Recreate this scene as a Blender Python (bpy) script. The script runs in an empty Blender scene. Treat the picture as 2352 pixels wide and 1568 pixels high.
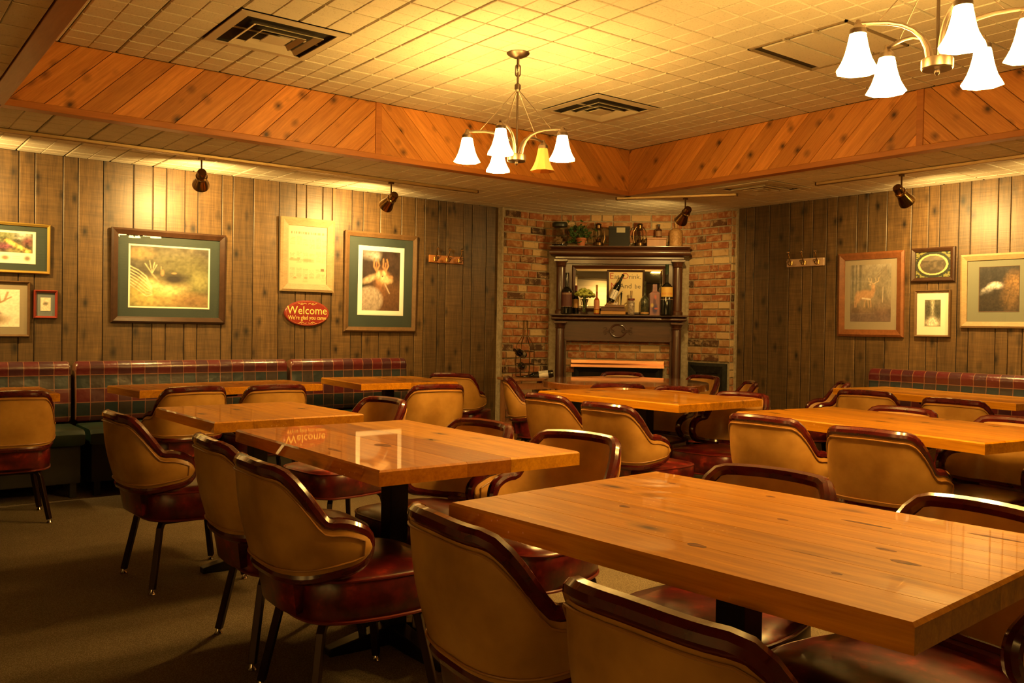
import bpy, bmesh, math, random
import numpy as np
from mathutils import Matrix, Vector
random.seed(7); np.random.seed(7)
SC = bpy.context.scene
COL = SC.collection
# ------------------------------------------------------------------ camera, world, exposure
CAMZ = 1.19
def cam_axes(yaw, pitch, roll):
    fw = Vector((math.sin(yaw)*math.cos(pitch), math.cos(yaw)*math.cos(pitch), math.sin(pitch)))
    rt = Vector((math.cos(yaw), -math.sin(yaw), 0)); up = rt.cross(fw)
    return (math.cos(roll)*rt + math.sin(roll)*up, -math.sin(roll)*rt + math.cos(roll)*up, fw)
R_, U_, F_ = cam_axes(math.radians(37.62), math.radians(-0.94), math.radians(0.9))
cd = bpy.data.cameras.new('camera'); cam = bpy.data.objects.new('camera', cd); COL.objects.link(cam)
cam.matrix_world = Matrix(((R_.x, U_.x, -F_.x, 0), (R_.y, U_.y, -F_.y, 0), (R_.z, U_.z, -F_.z, CAMZ), (0, 0, 0, 1)))
cd.sensor_width = 36.0; cd.lens = 2020/2352*36.0; cd.clip_start = 0.05
SC.camera = cam
w = bpy.data.worlds.new('world'); SC.world = w; w.use_nodes = True
w.node_tree.nodes['Background'].inputs[0].default_value = (0.5, 0.32, 0.16, 1)
w.node_tree.nodes['Background'].inputs[1].default_value = 0.02
vs = SC.view_settings
vs.view_transform = 'Standard'; vs.look = 'None'; vs.gamma = 1.0; vs.use_curve_mapping = False
vs.exposure = 0.32
SC.cycles.use_denoising = True
SC.cycles.max_bounces = 8; SC.cycles.diffuse_bounces = 4; SC.cycles.glossy_bounces = 4
SC.cycles.sample_clamp_indirect = 4.0
LAMP = (1.0, 0.58, 0.14)      # incandescent colour
SHADE_L, BULB_L, SPOT_W = 92.0, 1200.0, 112.0

# ------------------------------------------------------------------ mesh helpers
class MB:
    def __init__(s): s.v = []; s.f = []
    def quad(s, a, b, c, d):
        n = len(s.v); s.v += [a, b, c, d]; s.f.append((n, n+1, n+2, n+3)); return s
    def box(s, c, d, rz=0.0, rx=0.0, ry=0.0):
        M = Matrix.Rotation(rz, 3, 'Z') @ Matrix.Rotation(ry, 3, 'Y') @ Matrix.Rotation(rx, 3, 'X')
        n = len(s.v); c = Vector(c)
        for z in (-.5, .5):
            for x, y in ((-.5, -.5), (.5, -.5), (.5, .5), (-.5, .5)):
                s.v.append(tuple(c + M @ Vector((x*d[0], y*d[1], z*d[2]))))
        s.f += [tuple(n+i for i in q) for q in ((3,2,1,0),(4,5,6,7),(0,1,5,4),(1,2,6,5),(2,3,7,6),(3,0,4,7))]
        return s
    def b2(s, lo, hi): return s.box([(a+b)/2 for a, b in zip(lo, hi)], [b-a for a, b in zip(lo, hi)])
    def loft(s, rings, closed=True, cap=True, wrap=False):
        n0 = len(s.v); m = len(rings[0])
        for r in rings: s.v += [tuple(p) for p in r]
        k = len(rings)
        for i in range(k if wrap else k-1):
            a = n0 + i*m; b = n0 + ((i+1) % k)*m
            for j in range(m if closed else m-1):
                j2 = (j+1) % m; s.f.append((a+j, a+j2, b+j2, b+j))
        if cap and closed and not wrap:
            s.f.append(tuple(n0+j for j in reversed(range(m)))); s.f.append(tuple(n0+(k-1)*m+j for j in range(m)))
        return s
    def lathe(s, prof, n=20, c=(0,0,0), ph=0.0, cap=True):
        rings = [[(c[0]+r*math.cos(ph+2*math.pi*j/n), c[1]+r*math.sin(ph+2*math.pi*j/n), c[2]+z) for j in range(n)] for r, z in prof]
        return s.loft(rings, cap=cap)
    def tube(s, path, r, n=8, closed=False, sq=False, up=None):
        P = [Vector(p) for p in path]; k = len(P); rings = []
        prev = None
        for i in range(k):
            if closed: t = (P[(i+1) % k]-P[i-1])
            else: t = P[min(i+1, k-1)]-P[max(i-1, 0)]
            t.normalize()
            if prev is None:
                ref = Vector(up) if up else (Vector((0,0,1)) if abs(t.z) < .9 else Vector((1,0,0)))
                a = (ref - t*ref.dot(t)).normalized()
            else:
                a = prev - t*prev.dot(t)
                a = a.normalized() if a.length > 1e-6 else t.orthogonal().normalized()
            prev = a; b = t.cross(a)
            rr = r[i] if isinstance(r, (list, tuple)) else r
            off = math.pi/4 if sq else 0; q = rr*(math.sqrt(2) if sq else 1)
            rings.append([P[i] + a*q*math.cos(off+2*math.pi*j/n) + b*q*math.sin(off+2*math.pi*j/n) for j in range(n)])
        return s.loft(rings, wrap=closed)
    def prism(s, poly, z0, z1):
        return s.loft([[(x, y, z0) for x, y in poly], [(x, y, z1) for x, y in poly]])
    def xf(s, M, i0=0):
        for i in range(i0, len(s.v)): s.v[i] = tuple(M @ Vector(s.v[i]))
        return s
    def mesh(s, name, smooth=False, angle=35):
        me = bpy.data.meshes.new(name); me.from_pydata([tuple(p) for p in s.v], [], s.f); me.validate()
        bm = bmesh.new(); bm.from_mesh(me); bmesh.ops.recalc_face_normals(bm, faces=bm.faces); bm.to_mesh(me); bm.free()
        if smooth:
            me.shade_smooth(); me.set_sharp_from_angle(angle=math.radians(angle))
        return me

def put(name, me, mat=None, parent=None, loc=None, rot=None, scale=None):
    o = bpy.data.objects.new(name, me); COL.objects.link(o)
    if mat is not None and hasattr(me, 'materials') and len(me.materials) == 0: me.materials.append(mat)
    if parent: o.parent = parent
    if loc is not None: o.location = loc
    if rot is not None: o.rotation_euler = rot
    if scale is not None: o.scale = scale
    return o
def part(parent, name, mb, mat, smooth=False, bevel=0.0, loc=None, rot=None, angle=35):
    o = put(name, mb.mesh(name, smooth, angle), mat, parent, loc, rot)
    if bevel: 
        m = o.modifiers.new('bevel', 'BEVEL'); m.width = bevel; m.segments = 2; m.limit_method = 'ANGLE'
    return o
def tag(o, label=None, cat=None, group=None, kind=None):
    for k, x in (('label', label), ('category', cat), ('group', group), ('kind', kind)):
        if x: o[k] = x
    return o
def thing(name, label, cat, loc=(0,0,0), rz=0.0, group=None):
    o = bpy.data.objects.new(name, None); COL.objects.link(o); o.location = loc; o.rotation_euler = (0, 0, rz)
    o.empty_display_size = .05
    return tag(o, label, cat, group)
def struct(name, label=None, loc=(0,0,0), rot=(0,0,0)):
    o = bpy.data.objects.new(name, None); COL.objects.link(o); o.location = loc; o.rotation_euler = rot; o.empty_display_size = .05
    return tag(o, label=label, kind='structure')
def copy_tree(o, parent=None):
    c = o.copy(); COL.objects.link(c); c.parent = parent
    for ch in list(o.children): copy_tree(ch, c)
    return c
def text(name, body, size, mat, parent, loc, rot, align='CENTER', extrude=0.0008, sx=1.0):
    cu = bpy.data.curves.new(name, 'FONT'); cu.body = body; cu.size = size; cu.align_x = align; cu.align_y = 'CENTER'; cu.extrude = extrude
    cu.resolution_u = 2
    tmp = bpy.data.objects.new(name, cu); COL.objects.link(tmp); bpy.context.view_layer.update()
    me = bpy.data.meshes.new_from_object(tmp.evaluated_get(bpy.context.evaluated_depsgraph_get())); bpy.data.objects.remove(tmp); me.materials.clear()
    return put(name, me, mat, parent, loc, rot, (sx, 1, 1))

# ------------------------------------------------------------------ materials
class NT:
    def __init__(s, name):
        s.m = bpy.data.materials.new(name); s.m.use_nodes = True; s.t = s.m.node_tree; s.n = s.t.nodes; s.b = s.n['Principled BSDF']
    def node(s, ty, **kw):
        x = s.n.new(ty)
        for k, v in kw.items():
            if isinstance(k, str) and k.startswith('_'): x.inputs[k[1:].replace('__', ' ')].default_value = v
            else: setattr(x, k, v)
        return x
    def l(s, a, b): s.t.links.new(a, b)
    def math(s, op, a, b=None):
        x = s.n.new('ShaderNodeMath'); x.operation = op
        for i, q in enumerate((a, b)):
            if q is None: continue
            if isinstance(q, (int, float)): x.inputs[i].default_value = q
            else: s.l(q, x.inputs[i])
        return x.outputs[0]
    def mix(s, f, a, b, bt='MIX'):
        x = s.n.new('ShaderNodeMix'); x.data_type = 'RGBA'; x.blend_type = bt
        for i, q in ((0, f), (6, a), (7, b)):
            if isinstance(q, (int, float)): x.inputs[i].default_value = q
            elif isinstance(q, tuple): x.inputs[i].default_value = (*q[:3], 1)
            else: s.l(q, x.inputs[i])
        return x.outputs[2]
    def ramp(s, f, stops):
        x = s.n.new('ShaderNodeValToRGB'); e = x.color_ramp.elements
        while len(e) < len(stops): e.new(.5)
        for i, (p, c) in enumerate(stops):
            e[i].position = p; e[i].color = (*(c if isinstance(c, tuple) else (c, c, c)), 1)
        s.l(f, x.inputs[0]); return x.outputs[0]
    def coord(s, scale=(1,1,1), rnd=0.0, rot=(0,0,0), which='Object'):
        tc = s.n.new('ShaderNodeTexCoord'); mp = s.n.new('ShaderNodeMapping'); mp.inputs['Scale'].default_value = scale; mp.inputs['Rotation'].default_value = rot
        src = tc.outputs[which]
        if rnd:
            oi = s.n.new('ShaderNodeObjectInfo'); va = s.n.new('ShaderNodeVectorMath'); va.operation = 'ADD'
            cb = s.n.new('ShaderNodeCombineXYZ')
            r = s.math('MULTIPLY', oi.outputs['Random'], rnd)
            r2 = s.math('MULTIPLY', oi.outputs['Random'], rnd*7.3)
            s.l(r, cb.inputs[0]); s.l(r2, cb.inputs[1]); s.l(r, cb.inputs[2])
            s.l(src, va.inputs[0]); s.l(cb.outputs[0], va.inputs[1]); src = va.outputs[0]
        s.l(src, mp.inputs[0]); return mp.outputs[0]
    def noise(s, vec, scale, detail=3, rough=.55, dist=0.0, out=0):
        x = s.n.new('ShaderNodeTexNoise'); x.inputs['Scale'].default_value = scale; x.inputs['Detail'].default_value = detail
        x.inputs['Roughness'].default_value = rough; x.inputs['Distortion'].default_value = dist
        s.l(vec, x.inputs['Vector']); return x.outputs[out]
    def voro(s, vec, scale, feature='F1', rnd=1.0):
        x = s.n.new('ShaderNodeTexVoronoi'); x.inputs['Scale'].default_value = scale; x.feature = feature; x.inputs['Randomness'].default_value = rnd
        s.l(vec, x.inputs['Vector']); return x
    def bump(s, h, strength=.3, dist=.002):
        x = s.n.new('ShaderNodeBump'); x.inputs['Strength'].default_value = strength; x.inputs['Distance'].default_value = dist
        s.l(h, x.inputs['Height']); s.l(x.outputs[0], s.b.inputs['Normal'])
        return x
    def setp(s, **kw):
        for k, v in kw.items():
            i = s.b.inputs[k.replace('_', ' ')]
            if isinstance(v, tuple): i.default_value = (*v[:3], 1) if len(v) == 3 and i.type == 'RGBA' else v
            elif isinstance(v, (int, float)): i.default_value = v
            else: s.l(v, i)
        return s
def plain(name, col, rough=.5, metal=0.0, coat=0.0, spec=.5):
    t = NT(name); t.setp(Base_Color=col, Roughness=rough, Metallic=metal, Coat_Weight=coat, Specular_IOR_Level=spec); return t.m
def mottled(name, c1, c2, scale=8, rough=.4, coat=0.0, rnd=3.0, bump=0.0, bscale=60, lo=.35, hi=.65, spec=.5):
    t = NT(name); v = t.coord(rnd=rnd); n = t.noise(v, scale, 4)
    t.setp(Base_Color=t.ramp(n, [(lo, c1), (hi, c2)]), Roughness=rough, Coat_Weight=coat, Specular_IOR_Level=spec)
    if bump: t.bump(t.noise(v, bscale, 2), bump, .003)
    return t.m
def wood(name, dark, light, knot, stretch=(9, 1.1, 9), knots=2.2, kscale=(3.2, 1.2, 3.2), rough=.4, coat=0.0, rnd=9.0, tint=.25, bump=.15, kth=.075, saw=0.0, coatr=.06, sparkle=0.0, spec=.5, specks=0.0):
    t = NT(name); v = t.coord(stretch, rnd); n = t.noise(v, 1.6, 5, .6, 1.2)
    base = t.ramp(n, [(.28, dark), (.72, light)])
    fine = t.noise(t.coord(tuple(q*4 for q in stretch), rnd), 2.2, 3)
    base = t.mix(.35, base, t.ramp(fine, [(.3, dark), (.7, light)]))
    if knots:
        kv = t.voro(t.coord(kscale, rnd), knots); d = t.math('ADD', kv.outputs['Distance'], t.math('MULTIPLY', t.math('SUBTRACT', fine, .5), .09))
        km = t.ramp(d, [(kth*.35, 1.0), (kth, .55), (kth*2.2, 0.0)])
        base = t.mix(km, base, knot)
    oi = t.n.new('ShaderNodeObjectInfo')
    k = t.math('ADD', t.math('MULTIPLY', oi.outputs['Random'], tint), 1-tint*.6)
    base = t.mix(1.0, base, k, 'MULTIPLY')
    base = t.mix(1.0, base, oi.outputs['Color'], 'MULTIPLY')
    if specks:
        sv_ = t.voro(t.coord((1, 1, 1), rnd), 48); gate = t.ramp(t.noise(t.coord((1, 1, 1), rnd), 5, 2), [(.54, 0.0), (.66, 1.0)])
        base = t.mix(t.math('MULTIPLY', t.ramp(sv_.outputs['Distance'], [(.08, specks), (.15, 0.0)]), gate), base, (.85, .55, .26))  # pale specks put worn varnish and its sparkle into the colour
    h = fine
    if saw:
        sv = t.noise(t.coord((3, 3, 55), rnd), 1.0, 3, .7)
        base = t.mix(saw, base, t.mix(1.0, base, t.ramp(sv, [(.35, .45), (.65, 1.55)]), 'MULTIPLY')); h = sv
    t.setp(Base_Color=base, Roughness=rough, Coat_Weight=coat, Coat_Roughness=coatr, Specular_IOR_Level=spec)
    if sparkle:
        sp = t.noise(t.coord((1, 1, 1), 0), 130, 2); t.bump(t.ramp(sp, [(.60, 0.0), (.75, 1.0)]), sparkle, .002)
    elif bump: t.bump(h, bump, .002)
    return t.m

M = {}
M['wallwood'] = wood('wall_plank_wood', (.046, .023, .0075), (.155, .086, .029), (.010, .005, .002), stretch=(14, 14, 1.0), kscale=(3.6, 3.6, 1.9), knots=2.4, rough=.46, tint=.4, saw=.35, kth=.13, bump=.35)
M['soffitwood'] = wood('cedar_board_wood', (.42, .145, .024), (.76, .33, .070), (.06, .022, .008), stretch=(1.0, 16, 16), kscale=(2.7, 3.3, 3.3), knots=2.3, rough=.4, tint=.4, kth=.13)
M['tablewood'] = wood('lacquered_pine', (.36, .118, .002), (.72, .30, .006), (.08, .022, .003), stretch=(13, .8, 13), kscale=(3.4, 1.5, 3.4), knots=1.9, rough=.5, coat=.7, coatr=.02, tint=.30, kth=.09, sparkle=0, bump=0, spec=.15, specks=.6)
M['knot'] = mottled('lacquered_knot', (.06, .016, .002), (.20, .06, .006), 45, .6, .0, lo=.3, hi=.7, spec=.1)
M['roundwood'] = wood('lacquered_round_pine', (.20, .058, .008), (.33, .105, .016), (.07, .02, .006), stretch=(.8, 12, 12), knots=0, rough=.22, coat=1.0, coatr=.05, tint=.1)
M['trimwood'] = wood('trim_wood', (.36, .12, .022), (.52, .2, .045), (.1, .03, .01), stretch=(1, 12, 12), knots=0, rough=.4, tint=.15)
M['mantel'] = wood('mantel_wood', (.042, .0135, .0055), (.088, .029, .0115), (.02, .006, .003), stretch=(1.2, 12, 12), knots=0, rough=.34, coat=.3, coatr=.15, tint=.0, bump=.0)
M['mantelv'] = wood('mantel_upright_wood', (.042, .0135, .0055), (.088, .029, .0115), (.02, .006, .003), stretch=(12, 12, 1.2), knots=0, rough=.34, coat=.3, coatr=.15, tint=.0, bump=.0)
M['standwood'] = wood('stand_wood', (.22, .085, .025), (.36, .15, .045), (.1, .04, .01), stretch=(12, 12, 1.2), knots=0, rough=.5, tint=.2)
M['tan'] = mottled('tan_vinyl', (.34, .158, .029), (.54, .283, .064), 5.5, .36, .12, spec=.5)
M['maroonseat'] = None
def seat_mat():
    t = NT('maroon_seat_vinyl'); v = t.coord(rnd=4.0); a = t.noise(v, 14, 4, .6); b = t.noise(v, 55, 3)
    base = t.ramp(a, [(.38, (.042, .003, .004)), (.58, (.105, .007, .007)), (.70, (.26, .024, .012))])
    t.setp(Base_Color=base, Roughness=.3, Coat_Weight=.3, Coat_Roughness=.2); t.bump(b, .12, .002); return t.m
M['maroonseat'] = seat_mat()
M['rim'] = mottled('maroon_rim_vinyl', (.055, .0042, .005), (.088, .0075, .007), 20, .16, .6)
M['welt'] = plain('maroon_welt', (.12, .014, .010), .3)
M['tanpipe'] = plain('tan_piping', (.36, .16, .035), .4)
M['bronze'] = plain('dark_bronze_metal', (.030, .014, .009), .28, .55)
M['black'] = plain('black_metal', (.008, .007, .007), .35, .3)
M['chrome'] = plain('chrome', (.75, .72, .68), .12, 1.0)
M['nickel'] = plain('brushed_nickel', (.20, .145, .105), .38, 1.0)
M['brass'] = plain('brass', (.42, .27, .09), .24, 1.0)
M['trackbrass'] = plain('track_brass', (.58, .42, .20), .38, .8)
M['dkbrass'] = plain('dark_antique_brass', (.12, .065, .025), .28, .9)
M['copper'] = plain('copper_hood', (.40, .19, .095), .3, 1.0)
M['greenvinyl'] = mottled('green_vinyl', (.010, .026, .017), (.017, .040, .027), 6, .38, .15)
M['dark'] = plain('dark_base', (.010, .007, .005), .6)
M['gold'] = plain('gold_frame', (.50, .32, .07), .35, .6)
M['iron'] = mottled('cast_iron', (.008, .008, .007), (.022, .022, .018), 40, .38, .0, bump=.5, bscale=45)

def tile_mat():
    t = NT('ceiling_tile'); v = t.coord(rnd=5.0); n = t.noise(v, 90, 3, .6); big = t.noise(t.coord(rnd=2.0), 2.0, 2)
    c = t.mix(t.ramp(n, [(.30, 1.0), (.42, 0.0)]), (.76, .69, .54), (.58, .51, .38))
    c = t.mix(1.0, c, t.ramp(big, [(.3, .88), (.7, 1.0)]), 'MULTIPLY')
    t.setp(Base_Color=c, Roughness=.75, Specular_IOR_Level=.25); t.bump(n, .35, .003); return t.m
M['tile'] = tile_mat()
M['groove'] = plain('tile_groove', (.10, .075, .04), .8)
M['vent'] = plain('vent_painted_metal', (.55, .47, .34), .45)
M['ventdark'] = plain('recess_dark', (.018, .014, .010), .8)  # near-black colour holding the shade behind the vent louvers
def carpet():
    t = NT('carpet'); v = t.coord(); n = t.noise(v, 260, 2, .7); b = t.noise(v, 3.0, 2)
    vo = t.voro(v, 180)
    c = t.ramp(n, [(.35, (.085, .060, .036)), (.65, (.29, .225, .14))])
    c = t.mix(.5, c, t.ramp(vo.outputs['Distance'], [(.1, (.30, .23, .15)), (.6, (.09, .065, .04))]))
    c = t.mix(1.0, c, t.ramp(b, [(.3, .85), (.7, 1.0)]), 'MULTIPLY')
    t.setp(Base_Color=c, Roughness=.95, Specular_IOR_Level=.1); t.bump(n, .6, .006); return t.m
M['carpet'] = carpet()
def plaid():
    t = NT('plaid_vinyl'); tc = t.n.new('ShaderNodeTexCoord'); sp = t.n.new('ShaderNodeSeparateXYZ'); t.l(tc.outputs['Object'], sp.inputs[0])
    u = t.math('DIVIDE', sp.outputs[0], .094); q = t.math('DIVIDE', t.math('SUBTRACT', sp.outputs[2], .895), .098)
    row = t.math('MODULO', t.math('ADD', t.math('FLOOR', q), 100), 2); colp = t.math('MODULO', t.math('ADD', t.math('FLOOR', u), 100), 2)
    c1 = t.mix(colp, (.085, .010, .012), (.050, .013, .018)); c2 = t.mix(colp, (.018, .026, .030), (.036, .026, .024))
    c = t.mix(row, c2, c1)
    fu = t.math('FRACT', t.math('ADD', u, 100)); fq = t.math('FRACT', t.math('ADD', q, 100))
    line = t.math('MAXIMUM', t.math('LESS_THAN', fu, .055), t.math('LESS_THAN', fq, .055))
    c = t.mix(t.math('MULTIPLY', line, .8), c, (.24, .10, .05))
    n = t.noise(tc.outputs['Object'], 7, 3)
    t.setp(Base_Color=c, Roughness=.3, Coat_Weight=.5, Coat_Roughness=.2); t.bump(n, .3, .03); return t.m
M['plaid'] = plaid()
def brickm():
    t = NT('brick'); oi = t.n.new('ShaderNodeObjectInfo'); v = t.coord(rnd=11.0)
    base = t.ramp(oi.outputs['Random'], [(0, (.055, .030, .018)), (.10, (.10, .045, .022)), (.14, (.27, .085, .032)), (.45, (.36, .125, .045)), (.65, (.34, .15, .06)), (.80, (.46, .27, .12)), (1, (.58, .40, .20))])
    n = t.noise(t.coord(rnd=11.0, which='Generated', scale=(1.6, 1, .7)), 1.7, 3, .6); n2 = t.noise(v, 60, 3)
    base = t.mix(t.ramp(n, [(.48, 0.0), (.66, .65)]), base, (.55, .36, .18))
    base = t.mix(t.ramp(n, [(.25, .5), (.42, 0.0)]), base, (.09, .035, .018))
    t.setp(Base_Color=base, Roughness=.8, Specular_IOR_Level=.3); t.bump(n2, .5, .006); return t.m
M['brick'] = brickm()
M['mortar'] = mottled('mortar', (.26, .20, .12), (.38, .30, .19), 30, .9, rnd=0, bump=.4, bscale=120)
def emis(name, col, L):
    t = NT(name); t.setp(Base_Color=(.8, .7, .5), Roughness=.4, Emission_Color=col, Emission_Strength=L); return t.m
M['shade_lit'] = emis('lit_glass_shade', LAMP, SHADE_L)
M['bulb'] = emis('lit_bulb', LAMP, BULB_L)
def unlit():
    t = NT('unlit_glass_shade'); tr = t.n.new('ShaderNodeBsdfTranslucent'); tr.inputs[0].default_value = (.9, .55, .2, 1)
    mx = t.n.new('ShaderNodeMixShader'); mx.inputs[0].default_value = .5
    t.setp(Base_Color=(.75, .45, .15), Roughness=.25)
    o = t.n['Material Output']; t.l(t.b.outputs[0], mx.inputs[1]); t.l(tr.outputs[0], mx.inputs[2]); t.l(mx.outputs[0], o.inputs[0]); return t.m
M['shade_off'] = unlit()
def paneglass():
    t = NT('picture_glass'); tr = t.n.new('ShaderNodeBsdfTransparent'); gl = t.n.new('ShaderNodeBsdfGlossy'); gl.inputs['Roughness'].default_value = .0
    lw = t.n.new('ShaderNodeLayerWeight'); mx = t.n.new('ShaderNodeMixShader')
    t.l(t.math('ADD', t.math('MULTIPLY', t.math('POWER', lw.outputs['Facing'], 5.0), .5), .03), mx.inputs[0]); t.l(tr.outputs[0], mx.inputs[1]); t.l(gl.outputs[0], mx.inputs[2]); t.l(mx.outputs[0], t.n['Material Output'].inputs[0]); return t.m
M['pane'] = paneglass()
def glassm(name, col, rough=.05):
    t = NT(name); t.setp(Base_Color=col, Roughness=rough, Transmission_Weight=1.0, IOR=1.3); return t.m
M['clearglass'] = glassm('clear_glass', (.92, .9, .84))
M['mirror'] = plain('mirror', (.80, .76, .66), .02, 1.0)
M['wineglass'] = plain('dark_bottle_glass', (.006, .006, .004), .07, 0, .5)
def printmat():
    t = NT('print'); a = t.n.new('ShaderNodeVertexColor'); a.layer_name = 'ink'; t.setp(Base_Color=a.outputs[0], Roughness=.55); return t.m
M['print'] = printmat()
def col(name, c, rough=.5, metal=0.0, coat=0.0):
    if name not in M: M[name] = plain(name, c, rough, metal, coat)
    return M[name]

# ------------------------------------------------------------------ room shell
RX, LY, LOWZ, HIGHZ = 6.93, 7.0, 2.366, 2.764
X0, Y0 = -2.6, -5.6
TX0, TX1, TY0, TY1 = 0.72, 5.55, -4.3, 5.55      # raised tray
fl = put('floor', MB().b2((X0, Y0, -.05), (RX+.1, LY+.1, 0)).mesh('floor'), M['carpet']); tag(fl, 'brown and beige flecked carpet floor', kind='structure')

def plank_wall(name, label, edges, zt, frame, mat):
    """edges along local x; planks stand proud of a dark backing by 6 mm; frame(root)"""
    root = struct(name, label); frame(root)
    part(root, 'wall_backing', MB().b2((edges[0], 0.008, 0), (edges[-1], .09, zt)), M['dark'])
    cache = {}
    for a, b in zip(edges[:-1], edges[1:]):
        wd = round(b-a-.006, 3)
        if wd not in cache:
            g = wd/2
            mb = MB().loft([[(-g, .008, 0), (g, .008, 0), (g, 0.0025, 0), (g-.004, 0, 0), (-g+.004, 0, 0), (-g, .0025, 0)],
                            [(-g, .008, zt), (g, .008, zt), (g, .0025, zt), (g-.004, 0, zt), (-g+.004, 0, zt), (-g, .0025, zt)]])
            cache[wd] = mb.mesh('plank'); cache[wd].materials.append(mat)
        put('plank', cache[wd], None, root, ((a+b)/2, 0, 0))
    return root
PAT = [.10, .18, .10, .17, .21, .14, .10, .14, .10, .19]
Lw = [1.02, 1.12, 1.3, 1.4, 1.57, 1.78, 1.92, 2.02, 2.16, 2.26, 2.45, 2.54, 2.71, 2.93, 3.08, 3.17, 3.32, 3.41, 3.6, 3.71, 3.88, 4.1, 4.25, 4.35, 4.5, 4.59, 4.79, 4.89, 5.06, 5.22]
e = [1.02]; i = 0
while e[0] > X0: i += 1; e.insert(0, round(e[0]-PAT[-i % 10], 2))
def fl_left(r): r.location = (0, LY, 0)
plank_wall('wall_left', 'dark brown grooved wood plank wall behind the plaid benches', e[:-1]+Lw, LOWZ, fl_left, M['wallwood'])
Rw = [5.45, 5.34, 5.24, 5.07, 4.85, 4.71, 4.61, 4.47, 4.37, 4.18, 4.08, 3.91, 3.7, 3.56, 3.47, 3.32, 3.23, 3.03, 2.94]
i = 0
while Rw[-1] > Y0: Rw.append(round(Rw[-1]-PAT[i % 10], 2)); i += 1
def fr_right(r): r.location = (RX, 0, 0); r.rotation_euler = (0, 0, -math.pi/2)
plank_wall('wall_right', 'dark brown grooved wood plank wall at the right', [-q for q in Rw], LOWZ, fr_right, M['wallwood'])
# walls out of view close the room
def palebrick(rot=(math.pi/2, 0, 0)):
    t = NT('pale_painted_brick'); b = t.n.new('ShaderNodeTexBrick'); v = t.coord((1, 1, 1), rot=rot)
    b.inputs['Color1'].default_value = (.52, .44, .33, 1); b.inputs['Color2'].default_value = (.42, .34, .24, 1); b.inputs['Mortar'].default_value = (.25, .2, .14, 1)
    b.inputs['Scale'].default_value = 4.5; t.l(v, b.inputs['Vector']); t.setp(Base_Color=b.outputs[0], Roughness=.7); return t.m
wb = put('wall_back', MB().b2((X0, Y0-.1, 0), (RX+.1, Y0, LOWZ)).mesh('wall_back'), palebrick()); tag(wb, 'pale painted brick wall behind the camera', kind='structure')
ws = put('wall_side', MB().b2((X0-.1, Y0, 0), (X0, LY+.1, LOWZ)).mesh('wall_side'), palebrick((math.pi/2, 0, math.pi/2))); tag(ws, 'pale painted brick wall left of the camera', kind='structure')

# ceilings
G = .3048; GX, GY = 2.221, 3.745
def tile_mesh():
    mb = MB(); h = G/2-.0045
    mb.b2((-h, -h, .006), (h, h, .02))
    q = h/2; s = h/2-.0013
    for sx in (-1, 1):
        for sy in (-1, 1):
            cx, cy = sx*q, sy*q; b = .004
            mb.loft([[(cx-s, cy-s, .006), (cx+s, cy-s, .006), (cx+s, cy+s, .006), (cx-s, cy+s, .006)],
                     [(cx-s, cy-s, .003), (cx+s, cy-s, .003), (cx+s, cy+s, .003), (cx-s, cy+s, .003)],
                     [(cx-s+b, cy-s+b, 0), (cx+s-b, cy-s+b, 0), (cx+s-b, cy+s-b, 0), (cx-s+b, cy+s-b, 0)]])
    me = mb.mesh('tile'); me.materials.append(M['tile']); return me
TILE = tile_mesh()
def tiles(root, z, x0, x1, y0, y1, skip=(), keep=None):
    for i in range(-20, 40):
        for j in range(-30, 40):
            a, b = GX+i*G, GY+j*G; c, d = a+G, b+G
            a2, b2, c2, d2 = max(a, x0), max(b, y0), min(c, x1), min(d, y1)
            if c2-a2 < .02 or d2-b2 < .02: continue
            cx, cy = (a2+c2)/2, (b2+d2)/2
            if any(s[0] < cx < s[2] and s[1] < cy < s[3] for s in skip): continue
            if keep and not keep(cx, cy): continue
            o = put('tile', TILE, None, root, (cx, cy, z + random.uniform(0, .0016)), None, ((c2-a2)/G, (d2-b2)/G, 1))
V1 = (GX-2*G, GY+2*G, GX, GY+4*G); V2 = (GX+6*G, GY+2*G, GX+8*G, GY+4*G); V3 = (GX+6*G, GY-4*G, GX+8*G, GY-2*G)
ch = struct('ceiling', 'raised ceiling of square acoustic tiles')
part(ch, 'ceiling_backing', MB().b2((TX0-.05, TY0-.05, HIGHZ+.012), (TX1+.05, TY1+.05, HIGHZ+.06)), M['groove'])
tiles(ch, HIGHZ, TX0, TX1, 1.75, TY1, skip=(V1, V2, V3))
def many_tiles(root, name, z, x0, x1, y0, y1):
    mb = MB(); ny = max(1, round((y1-y0)/G)); nx = max(1, round((x1-x0)/G))
    for i in range(nx):
        for j in range(ny):
            a, b = x0+(x1-x0)*i/nx, y0+(y1-y0)*j/ny
            mb.b2((a+.003, b+.003, z), (a+(x1-x0)/nx-.003, b+(y1-y0)/ny-.003, z+.012))
    return tag(part(root, name, mb, M['tile']), kind='stuff')
many_tiles(ch, 'tile_field', HIGHZ, TX0, TX1, TY0, GY+math.floor((1.75-GY)/G)*G + G)
cl = struct('ceiling_low', 'lower ceiling of square acoustic tiles around the raised tray')
W_ = .075
mb = MB()
mb.b2((X0, TY1+W_, LOWZ+.012), (RX, LY, LOWZ+.05)); mb.b2((TX1+W_, Y0, LOWZ+.012), (RX, TY1+W_, LOWZ+.05))
mb.b2((X0, Y0, LOWZ+.012), (TX0-W_, TY1+W_, LOWZ+.05)); mb.b2((TX0-W_, Y0, LOWZ+.012), (TX1+W_, TY0-W_, LOWZ+.05))
part(cl, 'ceiling_backing', mb, M['groove'])
tiles(cl, LOWZ, .3, RX, TY1+W_, LY); tiles(cl, LOWZ, TX1+W_, RX, 2.0, TY1+W_); tiles(cl, LOWZ, .0, TX0-W_, 3.2, TY1+W_)
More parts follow.
